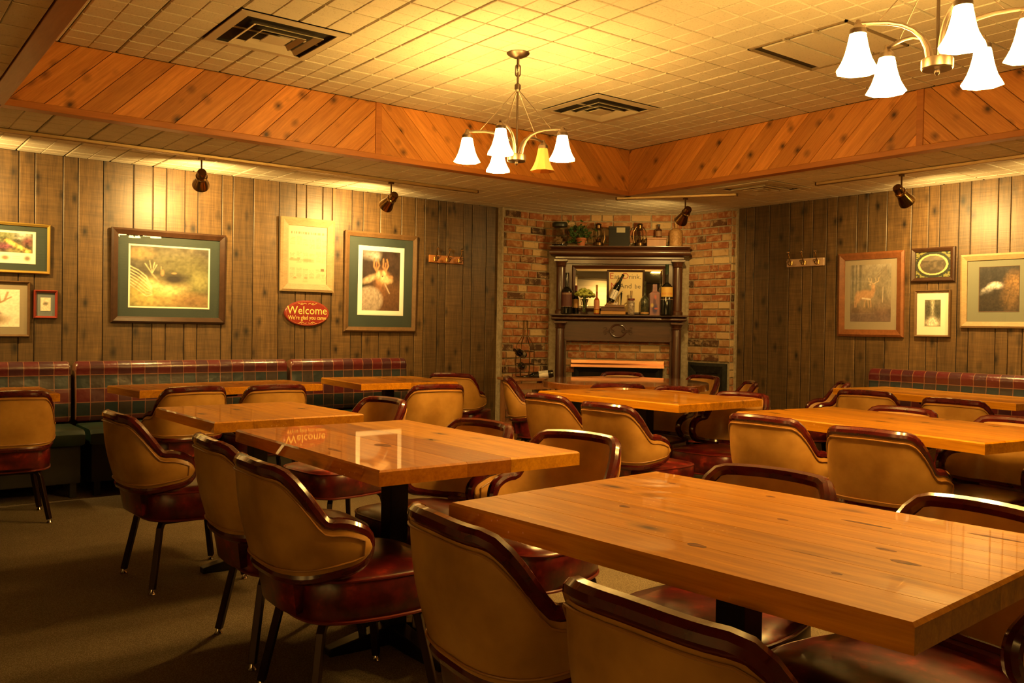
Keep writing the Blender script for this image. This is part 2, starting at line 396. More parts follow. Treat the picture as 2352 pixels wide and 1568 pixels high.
# soffit faces: diagonal boards, upright battens, bottom trim
def soffit(name, label, length, batten, loc, rz):
    """local x along, face at local y=0 looking to -y, z from LOWZ to HIGHZ"""
    root = struct(name, label, loc, (0, 0, rz))
    z0, z1 = LOWZ+.034, HIGHZ; H = z1-z0; bw = .126; stp = bw*math.sqrt(2)
    part(root, 'soffit_backing', MB().b2((0, .010, LOWZ+.02), (length, .05, HIGHZ+.05)), M['dark'])
    ends = [0.0] + batten + [length]; sgn = 1
    def clip(poly, x0, x1):
        for ax, lim, keep in ((0, x0, 1), (0, x1, -1), (1, z0, 1), (1, z1, -1)):
            out = []
            for k in range(len(poly)):
                p, q = poly[k-1], poly[k]; ip = keep*(p[ax]-lim) >= 0; iq = keep*(q[ax]-lim) >= 0
                if ip != iq:
                    t = (lim-p[ax])/(q[ax]-p[ax]); out.append((p[0]+t*(q[0]-p[0]), p[1]+t*(q[1]-p[1])))
                if iq: out.append(q)
            poly = out
            if not poly: return []
        return poly
    for si, (a, b) in enumerate(zip(ends[:-1], ends[1:])):
        sg = soffit.signs[name][si]
        a2 = a+.022 if si > 0 else a; b2 = b-.022 if si < len(ends)-2 else b
        k0 = int(math.floor((a-H-.4)/stp)); k1 = int(math.ceil((b+H+.4)/stp))
        for k in range(k0, k1+1):
            c = k*stp + .03; g = .0016
            q = [(c+g, z0), (c+stp-g, z0), (c+stp-g+sg*H, z1), (c+g+sg*H, z1)]
            poly = clip(q, a2, b2)
            if len(poly) < 3: continue
            cx = sum(p[0] for p in poly)/len(poly); cz = sum(p[1] for p in poly)/len(poly)
            ang = math.pi/4*sg if True else 0
            # local frame of the board: x along the board
            ca, sa = math.cos(ang), math.sin(ang)
            if sg < 0: ca, sa = math.cos(math.pi-math.pi/4), math.sin(math.pi-math.pi/4)
            L = [((p[0]-cx)*ca+(p[1]-cz)*sa, -(p[0]-cx)*sa+(p[1]-cz)*ca) for p in poly]
            f = [(x, 0.0, z) for x, z in L]; b3 = [(x, .010, z) for x, z in L]
            ins = [(x*(1-.006/max(.02, math.hypot(x, z))), -.003, z*(1-.006/max(.02, math.hypot(x, z)))) for x, z in L]
            o = part(root, 'board', MB().loft([b3, f, ins]), M['soffitwood'], loc=(cx, 0, cz), rot=(0, -(math.atan2(sa, ca)), 0))
    for x in batten:
        part(root, 'batten', MB().b2((x-.022, -.008, z0), (x+.022, .01, z1)), M['trimwood'], bevel=.002)
    part(root, 'trim', MB().b2((0 if rz == 0 else -.0, -.014, LOWZ-.004), (length, W_, LOWZ+.034)), M['trimwood'], bevel=.003)
    return root
soffit.signs = {'trim_1': (1, -1), 'trim_2': (1, -1, 1), 'trim_3': (1,), 'trim_4': (1,)}
soffit('trim_1', 'knotty cedar soffit of diagonal boards along the left side', TX1-TX0, [3.05-TX0], (TX0, TY1, 0), 0)
soffit('trim_2', 'knotty cedar soffit of diagonal boards along the right side', TY1-TY0, [TY1-2.92, TY1-.3], (TX1, TY1, 0), -math.pi/2)
soffit('trim_3', 'cedar soffit at the end behind the camera', TX1-TX0, [], (TX1, TY0, 0), math.pi)
soffit('trim_4', 'dim cedar soffit edge at the upper left corner', TY1-TY0, [], (TX0, TY0, 0), math.pi/2)

# ------------------------------------------------------------------ vents and hatch
def vent(name, label, cx, cy, z, s=.60, gapped=True):
    r = thing(name, label, 'air vent', (cx, cy, z), 0, 'square ceiling vents')
    h = s/2
    def ring(mb, o, i, zo, zi, th=.006):
        a = [(-o, -o), (o, -o), (o, o), (-o, o)]; b = [(-i, -i), (i, -i), (i, i), (-i, i)]
        mb.loft([[(x, y, zo) for x, y in a], [(x, y, zi) for x, y in b], [(x*1.0, y*1.0, zi+th) for x, y in b], [(x, y, zo+th) for x, y in a]], wrap=True)
        return mb
    part(r, 'backing', MB().b2((-h+.02, -h+.02, .009), (h-.02, h-.02, .0115)), M['ventdark'])  # dark sheet in place of the shaded duct
    part(r, 'frame', ring(MB(), h, h-.05, -.006, -.010), M['vent'])
    part(r, 'throat', ring(MB(), h-.046, h-.048, -.006, .003), M['ventdark'])
    for o, i in ((h-.105, h-.135), (h-.175, h-.20)):
        part(r, 'louver', ring(MB(), o, i, -.024, -.006, .004), M['vent'])
    part(r, 'center_plate', MB().b2((-h+.235, -h+.235, -.024), (h-.235, h-.235, -.018)), M['vent'])
    part(r, 'strut', MB().b2((-h+.05, -.008, .004), (h-.05, .008, .012)), M['vent']); 
    return r
vent('ceiling_vent', 'large square ceiling vent with dark gaps between louvers at upper left', (V1[0]+V1[2])/2, (V1[1]+V1[3])/2, HIGHZ)
vent('ceiling_vent', 'square dark-gapped ceiling vent right of the hanging chandelier', (V2[0]+V2[2])/2, (V2[1]+V2[3])/2, HIGHZ)
vent('ceiling_vent', 'dark square vent in the low ceiling right of the fireplace', 6.02, 4.50, LOWZ-.004, .56)
hr = thing('ceiling_panel', 'loose recessed ceiling panel with an open gap along one edge', 'ceiling panel', ((V3[0]+V3[2])/2, (V3[1]+V3[3])/2, HIGHZ))
h = G
gapm = plain('open_gap', (.035, .022, .010), .9)
part(hr, 'gap', MB().b2((-h, -h, .0095), (h, h, .0115)), gapm)
part(hr, 'frame', MB().b2((-h, -h, -.003), (-h+.012, h, .009)).b2((h-.012, -h, -.003), (h, h, .009)).b2((-h, h-.012, -.003), (h, h, .009)).b2((-h, -h, -.003), (h, -h+.012, .009)), plain('hatch_frame', (.30, .22, .12), .7))
for k in range(3):
    part(hr, 'panel', MB().b2((-h+.04, -h+.02+k*.178, -.001), (h-.02, -h+.186+k*.178, .008)), M['tile'], bevel=.003)
for k in (1, 2): part(hr, 'clip', MB().b2((-h-.006, -h+.187+(k-1)*.178, -.008), (-h+.06, -h+.197+(k-1)*.178, .004)), M['vent'])

# ------------------------------------------------------------------ brick corner and mantel
PA, PB = Vector((5.82, 6.95)), Vector((6.86, 5.97))
MID = (PA+PB)/2; DIAG = math.atan2(PB.y-PA.y, PB.x-PA.x); DL = (PB-PA).length
BR = {}
def brick_mesh():
    mb = MB(); L, Hh, D = .5, .5, 1.0
    b = .05
    mb.loft([[(-.5, 1, -.5), (.5, 1, -.5), (.5, 1, .5), (-.5, 1, .5)], [(-.5, .12, -.5), (.5, .12, -.5), (.5, .12, .5), (-.5, .12, .5)],
             [(-.5+.02, 0, -.5+.05), (.5-.02, 0, -.5+.05), (.5-.02, 0, .5-.05), (-.5+.02, 0, .5-.05)]])
    me = mb.mesh('brick'); me.materials.append(M['brick']); return me
BRM = brick_mesh()
CR = .0737
def bricks(root, x0, x1, z0, z1, skip=None, seed=0):
    rr = random.Random(seed); k0 = int(z0/CR)
    z = k0*CR; k = k0
    while z < z1-.015:
        x = x0 - (rr.uniform(.0, .09) if k % 2 else rr.uniform(.09, .16)); top = min(z+CR-.013, z1); bot = max(z, z0)
        while x < x1-.012:
            L = rr.choice([.19, .19, .2, .185, .17, .1]); a, b = max(x, x0+.002), min(x+L, x1-.002)
            if b-a > .02 and top-bot > .012 and not (skip and skip((a+b)/2, (top+bot)/2)):
                put('brick', BRM, None, root, ((a+b)/2, -.010-rr.uniform(0, .006), (top+bot)/2), (0, rr.uniform(-.012, .012), 0), (b-a, .03, top-bot))
            x += L+.013
        z += CR; k += 1
bl = struct('wall_brick_left', 'reclaimed red brick facing left of the fireplace', (5.22, 6.95, 0))
part(bl, 'mortar', MB().b2((0, 0, 0), (.60, .06, LOWZ)), M['mortar'])
bricks(bl, .004, .60, 0, LOWZ, None, 3)
part(bl, 'edge_strip', MB().b2((-.022, -.02, 0), (.0, .06, LOWZ)), M['mortar'])
br = struct('wall_brick_right', 'reclaimed red brick facing right of the fireplace', (6.86, 5.97, 0), (0, 0, -math.pi/2))
part(br, 'mortar', MB().b2((0, 0, 0), (.52, .07, LOWZ)), M['mortar'])
bricks(br, .0, .515, .0, LOWZ, lambda x, z: z < .87 and .02 < x < .50, 5)
rt = struct('wall_brick_return', 'narrow brick return at the right end of the brick corner', (6.86, 5.452, 0), (0, 0, 0))
bricks(rt, .0, .068, 0, LOWZ, None, 8)
part(rt, 'edge_strip', MB().b2((.045, -.03, 0), (.07, .0, LOWZ)), M['mortar'])
bd = struct('wall_brick_center', 'brick fireplace wall across the corner', (MID.x, MID.y, 0), (0, 0, DIAG))
part(bd, 'mortar', MB().b2((-DL/2, 0, 0), (DL/2, .06, LOWZ)), M['mortar'])
bricks(bd, -DL/2, DL/2, 1.985, LOWZ, None, 11)
bricks(bd, -.53, .53, 0, 1.08, lambda x, z: abs(x) < .46 and z < .84, 12)
part(bd, 'firebox', MB().b2((-.46, -.004, .05), (.46, .0, .83)), M['ventdark'])

mt = thing('fireplace_mantel', 'tall dark carved wood fireplace mantel with columns and overmantel mirror', 'mantel', (MID.x, MID.y, 0), DIAG)
Dm = .02   # mantel stands in front of brick: local y negative to the room
def mold(prof, x0, x1, ret=True):
    """prof: list of (projection, z); wraps the front and both ends"""
    rings = []
    mb = MB()
    R = []
    for sx, sy in ((x0, 1), (x0, 0), (x1, 0), (x1, 1)):
        pass
    ring = []
    for p, z in prof:
        ring.append([(x0-p, -.022, z), (x0-p, -.10-p, z), (x1+p, -.10-p, z), (x1+p, -.022, z)])
    n0 = len(mb.v)
    mb.loft(ring)
    return mb
HX = .63
# cornice
prof = [(.0, 1.885), (.012, 1.895), (.012, 1.912), (.030, 1.918)] + [(.030+.045*math.sin(t), 1.955-.037*math.cos(t)) for t in [math.pi*k/10 for k in range(1, 10)]] + [(.05, 1.994), (.062, 2.000), (.075, 2.012), (.075, 2.018)]
part(mt, 'cornice', mold(prof, -HX, HX), M['mantel'], True)
prof = [(.0, 1.262), (.02, 1.268)] + [(.02+.03*math.sin(t), 1.288-.02*math.cos(t)) for t in [math.pi*k/8 for k in range(1, 8)]] + [(.045, 1.312), (.062, 1.318), (.062, 1.332)]
part(mt, 'shelf', mold(prof, -HX, HX), M['mantel'], True)
part(mt, 'upper_frieze', MB().b2((-HX, -.09, 1.845), (HX, -.022, 1.89)), M['mantel'])
part(mt, 'overmantel_panel', MB().b2((-HX+.02, -.05, 1.33), (-.475, -.022, 1.86)).b2((.475, -.05, 1.33), (HX-.02, -.022, 1.86)).b2((-.475, -.05, 1.815), (.475, -.022, 1.86)).b2((-.475, -.05, 1.33), (.475, -.022, 1.36)), M['mantelv'])
def rectframe(x0, x1, z0, z1, wd, yb, yf, bev=.3):
    o = [(x0, z0), (x1, z0), (x1, z1), (x0, z1)]; i = [(x0+wd, z0+wd), (x1-wd, z0+wd), (x1-wd, z1-wd), (x0+wd, z1-wd)]
    m1 = [(a+(b-a)*bev, c+(d-c)*bev) for (a, c), (b, d) in zip(o, i)]; m2 = [(a+(b-a)*.75, c+(d-c)*.75) for (a, c), (b, d) in zip(o, i)]
    y2 = yf+(yb-yf)*.3; y3 = yf+(yb-yf)*.45
    return MB().loft([[(x, yb, z) for x, z in o], [(x, y2, z) for x, z in o], [(x, yf, z) for x, z in m1], [(x, y2, z) for x, z in m2], [(x, y3, z) for x, z in i], [(x, yb, z) for x, z in i]], wrap=True)
part(mt, 'mirror_frame', rectframe(-.475, .475, 1.36, 1.83, .035, -.03, -.06), M['mantel'])
mi = part(mt, 'mirror', MB().b2((-.445, -.036, 1.39), (.445, -.03, 1.80)), M['mirror'])
part(mi, 'mirror_bevel', rectframe(-.444, .444, 1.391, 1.799, .028, -.036, -.040, .9), M['mirror'])
part(mt, 'lower_frieze', MB().b2((-HX+.02, -.075, 1.075), (HX-.02, -.022, 1.265)), M['mantel'], bevel=.003)
part(mt, 'side_panel', MB().b2((-HX+.02, -.07, 0), (-.525, -.022, 1.08)), M['mantelv'], bevel=.003)
part(mt, 'side_panel', MB().b2((.525, -.07, 0), (HX-.02, -.022, 1.08)), M['mantelv'], bevel=.003)
part(mt, 'opening_bead', MB().b2((-.535, -.085, .0), (-.52, -.07, 1.075)).b2((.52, -.085, .0), (.535, -.07, 1.075)).b2((-.535, -.085, 1.062), (.535, -.07, 1.080)), M['mantelv'])
for sx in (-1, 1):
    for zb, zt, nm in ((.0, 1.262, 'lower'), (1.332, 1.885, 'upper')):
        x = sx*(HX-.045)
        c = part(mt, 'column', MB().lathe([(.055, zb), (.055, zb+.03), (.044, zb+.045), (.044, zt-.09), (.041, zt-.075)], 24, (x, -.115, 0)), M['mantelv'], True)
        cap = MB().lathe([(.042, zt-.078), (.052, zt-.07), (.045, zt-.062), (.050, zt-.04), (.062, zt-.022)], 20, (x, -.115, 0))
        cap.b2((x-.066, -.181, zt-.022), (x+.066, -.05, zt-.004))
        part(c, 'capital', cap, M['mantelv'], True)
# carved wreath with ribbon scrolls
orn = MB().tube([(.078*math.cos(t), -.083, 1.168+.062*math.sin(t)) for t in [2*math.pi*k/36 for k in range(36)]], .0085, 8, True)
for s in (-1, 1):
    for q in (-1, 1):
        orn.tube([(s*(.035+.03*k), -.08, 1.168+q*(.012*math.sin(k*1.6)+.004*k)) for k in [j*.5 for j in range(8)]], [.006]*7+[.003], 6)
        orn.tube([(s*(.13+.016*math.cos(t)), -.08, 1.168+q*.022+.014*math.sin(t)) for t in [2*math.pi*k/10 for k in range(9)]], .005, 6)
part(mt, 'carved_wreath', orn, M['mantel'], True)
ho = tag(put('fireplace_hood', MB().loft([[(-.47, y, z), (.47, y, z), (.47, y+.006, z), (-.47, y+.006, z)] for y, z in ((-.014, .868), (-.022, .866), (-.026, .836), (-.075, .822), (-.078, .796), (-.070, .796))]).mesh('fireplace_hood'), M['copper'], None, (MID.x, MID.y, 0), (0, 0, DIAG)), 'copper strip hood over the dark firebox opening', 'hood')
fd = thing('fireplace_screen', 'black glass firebox front under the copper hood', 'fire screen', (MID.x, MID.y, 0), DIAG)
part(fd, 'frame', rectframe(-.44, .44, .06, .795, .05, -.012, -.032), M['black'])
part(fd, 'glass', MB().b2((-.39, -.02, .11), (.39, -.015, .745)), plain('firebox_glass', (.012, .010, .008), .12))
ins = thing('fireplace_insert', 'black embossed cast iron fireplace insert low in the right brick', 'fireplace insert', (6.86, 5.95, 0), -math.pi/2)
part(ins, 'frame', rectframe(.0, .475, .0, .865, .10, .0, -.035), M['iron'])
part(ins, 'panel', MB().b2((.08, -.006, .0), (.395, .0, .77)), M['ventdark'])
part(ins, 'inner_frame', rectframe(.09, .385, .0, .735, .018, -.006, -.02), M['iron'])
# ------------------------------------------------------------------ chandeliers
def chandelier(loc, ths, dark, label):
    r = thing('chandelier', label, 'chandelier', loc, 0, 'five-light chandeliers')
    z = loc[2]
    part(r, 'canopy', MB().lathe([(.012, -.030), (.030, -.026), (.058, -.012), (.066, -.004), (.066, 0)], 28), M['nickel'], True)
    def link(zc, rot, hh=.034, ww=.0135):
        pts = [(ww*math.cos(t), 0, zc+(hh-ww)*(1 if math.sin(t) > 0 else -1)+ww*math.sin(t)) for t in [2*math.pi*k/20+.15 for k in range(20)]]
        mb = MB().tube(pts, .0042, 6, True, up=(0, 1, 0)); mb.xf(Matrix.Rotation(rot, 3, 'Z')); return mb
    for zc, rot in ((-.052, 1.2), (-.100, -.5), (-.143, 1.1)): part(r, 'chain_link', link(zc, rot), M['nickel'], True)
    part(r, 'cord', MB().tube([(.004, .0, -.03), (-.006, .004, -.08), (.006, -.003, -.13), (0, 0, -.185)], .0022, 6), M['dark'], True)
    part(r, 'collar', MB().lathe([(.004, -.165), (.007, -.172), (.018, -.182), (.018, -.205), (.012, -.214), (.006, -.22)], 20), M['nickel'], True)
    part(r, 'rod', MB().lathe([(.006, -.21), (.006, -.59)], 12), M['nickel'], True)
    part(r, 'hub', MB().lathe([(.020, -.575), (.052, -.583), (.054, -.588), (.054, -.617), (.050, -.622), (.010, -.622)], 28), M['nickel'], True)
    part(r, 'finial', MB().lathe([(.009, -.62), (.010, -.633), (.004, -.642)], 14), M['nickel'], True)
    R = .285
    for k in range(5):
        a = ths[k]; ca, sa = math.cos(a), math.sin(a)
        def P(q, zz): return (q*ca, q*sa, zz)
        path = [(.032, -.585), (.038, -.545), (.058, -.505), (.090, -.478), (.130, -.462), (.18, -.455), (.24, -.456), (R+.012, -.460)]
        part(r, 'arm', MB().tube([P(*p) for p in path], [.0095, .0095, .009, .009, .0085, .008, .0075, .007], 10), M['nickel'], True)
        part(r, 'cable', MB().tube([P(.010, -.215), P(.215, -.452)], .0018, 5), M['nickel'], True)
        lit = k not in dark
        cp = part(r, 'shade_cap', MB().lathe([(.008, -.446), (.012, -.462), (.020, -.470), (.029, -.480), (.030, -.497), (.026, -.499)], 18, P(R, 0)), M['nickel'], True)
        pr = [(.028, -.490), (.033, -.512), (.038, -.538), (.045, -.566), (.054, -.592), (.066, -.615), (.075, -.629), (.076, -.633), (.064, -.617), (.052, -.592), (.043, -.566), (.036, -.538), (.030, -.512)]
        sh = part(r, 'shade', MB().lathe(pr, 8, P(R, 0), a, cap=False), M['shade_lit'] if lit else M['shade_off'], True, angle=30)
        bl_ = part(sh, 'bulb', MB().lathe([(.004, -.612), (.018, -.605), (.023, -.590), (.021, -.575), (.012, -.552), (.010, -.51)], 10, P(R, 0)), M['bulb'] if lit else plain('unlit_bulb', (.8, .75, .6), .2), True)
    return r
def dirang(x, y, th):   # angle measured from direction towards the camera, positive to image right
    to = math.atan2(-y, -x); return to + th
chandelier((3.11, 4.02, HIGHZ), [dirang(3.11, 4.02, math.radians(q)) for q in (-18, 64, 146, 203, 275)], (2,), 'five-light chandelier hanging in the middle with one dark shade')
chandelier((3.15, 1.60, HIGHZ), [dirang(3.15, 1.60, math.radians(q)) for q in (15, 78, 147, 219, 294)], (), 'five-light chandelier cut by the top right corner, all shades lit')

# ------------------------------------------------------------------ track lights
def track(name, label, a, b):
    a = Vector((*a, LOWZ)); b = Vector((*b, LOWZ)); d = b-a; L = d.length
    r = thing(name, label, 'light track', a, math.atan2(d.y, d.x), 'ceiling light tracks')
    part(r, 'rail', MB().b2((0, -.024, -.022), (L, .024, -.001)), M['trackbrass'], bevel=.003)
    part(r, 'slot', MB().b2((.02, -.006, -.0235), (L-.02, .006, -.022)), M['dkbrass'])
    part(r, 'end_cap', MB().b2((L-.002, -.02, -.024), (L+.012, .02, 0)), M['dkbrass']); part(r, 'end_cap', MB().b2((-.012, -.02, -.024), (.002, .02, 0)), M['dkbrass'])
track('light_track', 'brass light track above the left wall pictures', (-1.5, 6.25), (4.40, 6.25))
track('light_track', 'brass light track above the right wall pictures', (6.14, -1.0), (6.14, 4.05))
track('light_track', 'short brass light track in front of the brick fireplace', (5.56, 5.70), (6.13, 4.83))
track('light_track', 'added unseen brass light track over the pale brick wall behind the camera', (-1.85, -4.6), (-1.85, 1.2))  # track added out of view to carry the fill spotlights
def spot_head():
    mb = MB().lathe([(.010, .060), (.022, .056), (.026, .046), (.026, .018), (.031, .014), (.031, .004), (.027, -.002), (.034, -.030), (.044, -.058), (.046, -.074), (.042, -.076), (.036, -.050), (.012, -.030)], 22); return mb
SPOTH = spot_head().mesh('head', True); SPOTH.materials.append(plain('spot_brass', (.26, .15, .055), .22, 1.0))
def spot(label, x, y, aim, power, size=160, drop=.12, blend=1.0):
    r = thing('track_spotlight', label, 'spotlight', (x, y, LOWZ-.022), 0, 'brass track spotlights')
    part(r, 'stem', MB().lathe([(.006, 0), (.006, -drop+.03)], 10).b2((-.02, -.012, -.016), (.02, .012, 0)), M['dkbrass'], True)
    part(r, 'yoke', MB().tube([(0, 0, -drop+.035), (.02, 0, -drop+.02), (.032, 0, -drop-.005)], .005, 6), M['dkbrass'], True)
    c = Vector((0, 0, -drop-.02)); d = (Vector(aim)-Vector((x, y, LOWZ-.022))-c).normalized()
    q = (-d).to_track_quat('Z', 'Y')
    o = put('head', SPOTH, None, r, c, None, (1.3, 1.3, 1.3)); o.rotation_euler = q.to_euler()
    ld = bpy.data.lights.new('spot_lamp', 'SPOT'); ld.energy = power; ld.color = (1.0, .63, .19); ld.spot_size = math.radians(size); ld.spot_blend = blend; ld.shadow_soft_size = .03
    lo = bpy.data.objects.new('spot_lamp', ld); COL.objects.link(lo); lo.parent = r; lo.location = c + d*.105; lo.rotation_euler = q.to_euler()
    return r
spot('brass track spotlight above the wide landscape painting', 2.04, 6.25, (2.25, 7.0, 1.85), SPOT_W)
spot('brass track spotlight above the portrait deer print', 3.56, 6.25, (3.55, 7.0, 1.80), SPOT_W)
spot('brass track spotlight above the gold framed print out of view', .55, 6.25, (.75, 7.0, 1.75), SPOT_W)
spot('brass track spotlight above the oval framed picture', 6.14, 3.36, (6.93, 3.3, 1.65), SPOT_W*.85)
spot('brass track spotlight past the right edge of the bear print', 6.14, 2.1, (6.93, 2.5, 1.7), SPOT_W*.9)
spot('brass track spotlight in front of the fireplace brick', 5.90, 5.20, (6.3, 6.3, 1.4), SPOT_W*.32)

spot('unseen brass track spotlight on the pale brick wall behind camera, farther', -1.85, -2.9, (-2.6, -2.8, 1.6), SPOT_W*1.05)  # added out of view; lights the brick reflected in the mirror
spot('added fill spotlight on the pale brick wall behind camera, nearer', -1.85, -.9, (-2.6, -.9, 1.5), SPOT_W*1.05)  # added unseen; its bounce off the wall lifts the chair backs
spot('added fill spotlight on the pale brick wall left of camera', -1.85, 1.0, (-2.6, 1.0, 1.5), SPOT_W*1.05)  # added unseen for more bounce onto the nearest chair backs
# ------------------------------------------------------------------ benches
def bench(label, L, loc, rz):
    """local x along the bench, wall behind at +y (y=0 is the wall), room at -y"""
    r = thing('booth_bench', label, 'bench', loc, rz, 'plaid vinyl wall benches')
    pr = [(-.02, .47), (-.135, .47), (-.150, .50), (-.152, .60), (-.146, .70), (-.137, .77)] + [(-.085-.052*math.sin(t), .845+.052*math.cos(t)) for t in [math.pi*(1-k/9)*.62 for k in range(0, 10)]] + [(-.03, .885), (-.015, .86)]
    rings = []
    for x, sc in ((0, .93), (.006, .975), (.02, 1), (L-.02, 1), (L-.006, .975), (L, .93)):
        rings.append([(x, -.08+(y+.08)*sc, .68+(z-.68)*sc) for y, z in pr])
    part(r, 'backrest', MB().loft(rings), M['plaid'], True)
    n = max(1, round(L/1.0)); w = L/n
    def cush(a, b):
        mb = MB()
        q = [(-.60, .355), (-.615, .385), (-.612, .43), (-.59, .455), (-.55, .463), (-.2, .463), (-.155, .458), (-.15, .36)]
        mb.loft([[(x, y, .41+(z-.41)*sc) for y, z in q] for x, sc in ((a+.002, .85), (a+.02, 1), (b-.02, 1), (b-.002, .85))]); return mb
    for k in range(n): part(r, 'seat_cushion', cush(k*w, (k+1)*w), M['greenvinyl'], True)
    part(r, 'base', MB().b2((.02, -.56, .10), (L-.02, -.02, .355)), M['dark'])
    for x in [.06+k*(L-.12)/max(1, n) for k in range(n+1)]:
        for y in (-.52, -.08): part(r, 'leg', MB().b2((x-.02, y-.02, 0), (x+.02, y+.02, .10)), M['dark'])
    return r
bench('plaid bench cut off by the left edge of the photo', 2.93, (-1.6, 6.985, 0), 0)
bench('long plaid bench under the wide landscape painting', 1.59, (1.36, 6.985, 0), 0)
bench('short plaid bench under the portrait deer print', 1.10, (2.985, 6.985, 0), 0)
bench('plaid bench along the right wall under the deer pictures', 3.4, (6.915, 3.96, 0), -math.pi/2)

# ------------------------------------------------------------------ tables
def table(label, cx, cy, wd, ln, rot, planks=6, th=.048, top=.76, tones=None, knots=()):
    r = thing('dining_table', label, 'table', (cx, cy, 0), math.radians(rot), 'square-edged pine tables')
    rr = random.Random(int(cx*100+cy*10)); ws = [rr.uniform(.8, 1.25) for _ in range(planks)] if not tones else [q[0] for q in tones]; s = sum(ws); x = -wd/2
    for k, q in enumerate(ws):
        b = x + wd*q/s; g = .0003; a1 = x+(g if k else 0); b1 = b-(g if k < planks-1 else 0)
        e0 = .006 if k == 0 else .0005; e1 = .006 if k == planks-1 else .0005; hy = ln/2; ey = .006
        c = (a1+b1)/2
        rings = []
        for z, i in ((top-th, 0), (top-.006, 0), (top, 1)):
            A0, B0, Y_ = a1-c+e0*i, b1-c-e1*i, hy-ey*i
            rings.append([(A0, -Y_, z), (B0, -Y_, z), (B0, Y_, z), (A0, Y_, z)])
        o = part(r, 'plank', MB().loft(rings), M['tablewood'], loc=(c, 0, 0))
        if tones: o.color = (*tones[k][1], 1)
        x = b
    Minv = Matrix.Rotation(-math.radians(rot), 3, 'Z')
    for kx, ky, ka, kb in knots:
        p = Minv @ Vector((kx-cx, ky-cy, 0)); pts = [(p.x+kb*math.cos(t)*(1+.15*math.sin(3*t)), p.y+ka*math.sin(t)) for t in [math.tau*q/16 for q in range(16)]]
        part(r, 'knot', MB().loft([[(a_, b_, top-.002) for a_, b_ in pts], [(a_, b_, top+.0002) for a_, b_ in pts]]), M['knot'])
    part(r, 'column', MB().b2((-.038, -.038, .03), (.038, .038, top-th-.02)), M['black'], bevel=.004)
    part(r, 'mounting_plate', MB().b2((-wd*.34, -.04, top-th-.022), (wd*.34, .04, top-th)).b2((-.04, -ln*.34, top-th-.021), (.04, ln*.34, top-th)), M['black'])
    def foot(ang, L):
        mb = MB().loft([[(.02, -.035, .0), (.02, .035, .0), (.02, .035, .075), (.02, -.035, .075)], [(L*.7, -.03, .0), (L*.7, .03, .0), (L*.7, .03, .045), (L*.7, -.03, .045)], [(L, -.024, .0), (L, .024, .0), (L, .024, .028), (L, -.024, .028)]])
        return mb.xf(Matrix.Rotation(ang, 3, 'Z'))
    for k in range(4): part(r, 'foot', foot(k*math.pi/2, .27 if k % 2 == 0 else min(.36, ln*.36)), M['black'], bevel=.004)
    return r
KN1 = ((1.366, 1.157, .022, .012), (1.517, 1.511, .016, .009), (1.592, .846, .03, .011), (1.655, .92, .022, .007), (1.839, 1.071, .06, .007), (1.718, 1.205, .014, .007), (1.416, .879, .011, .006), (1.857, 1.664, .012, .006), (1.93, 1.392, .014, .007), (1.951, .839, .06, .007))
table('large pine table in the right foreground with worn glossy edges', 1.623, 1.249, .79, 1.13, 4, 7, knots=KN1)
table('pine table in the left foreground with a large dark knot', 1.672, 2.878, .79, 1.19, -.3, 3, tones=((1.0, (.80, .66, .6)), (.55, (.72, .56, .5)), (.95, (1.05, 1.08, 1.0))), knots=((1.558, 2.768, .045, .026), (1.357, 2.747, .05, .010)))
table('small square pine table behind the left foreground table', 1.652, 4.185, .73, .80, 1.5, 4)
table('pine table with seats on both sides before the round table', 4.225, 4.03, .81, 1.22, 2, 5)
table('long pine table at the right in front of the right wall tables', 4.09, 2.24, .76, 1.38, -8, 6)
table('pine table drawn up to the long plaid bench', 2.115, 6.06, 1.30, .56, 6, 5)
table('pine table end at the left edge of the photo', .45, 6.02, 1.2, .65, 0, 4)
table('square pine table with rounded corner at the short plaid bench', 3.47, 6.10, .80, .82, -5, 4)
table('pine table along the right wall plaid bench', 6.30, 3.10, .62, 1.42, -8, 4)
rtb = thing('round_table', 'round dark pine table in front of the fireplace', 'table', (5.15, 5.15, 0), math.radians(-43))
top, th = .76, .05; Rr = .675
ys = [-Rr, -.42, -.15, .14, .41, Rr]
for k in range(5):
    a, b = ys[k]+.0008, ys[k+1]-.0008
    pts = []
    for j in range(13):
        y = a+(b-a)*j/12; pts.append((math.sqrt(max(0, Rr*Rr-y*y)), y))
    pts += [(-x, y) for x, y in reversed(pts)]
    c = (a+b)/2
    q = [(x, y-c) for x, y in pts]; q2 = [(x*.992, y-c) for x, y in pts]
    part(rtb, 'plank', MB().loft([[(x, y, top-th) for x, y in q], [(x, y, top-.007) for x, y in q], [(x, y, top) for x, y in q2]]), M['roundwood'], loc=(0, c, 0))
part(rtb, 'column', MB().lathe([(.05, .06), (.05, top-th-.02)], 20), M['black'], True)
part(rtb, 'mounting_plate', MB().b2((-.35, -.04, top-th-.022), (.35, .04, top-th)).b2((-.04, -.35, top-th-.021), (.04, .35, top-th)), M['black'])
for k in range(4):
    part(rtb, 'foot', MB().loft([[(.03, -.04, 0), (.03, .04, 0), (.03, .04, .08), (.03, -.04, .08)], [(.38, -.028, 0), (.38, .028, 0), (.38, .028, .03), (.38, -.028, .03)]]).xf(Matrix.Rotation(k*math.pi/2, 3, 'Z')), M['black'], bevel=.004)

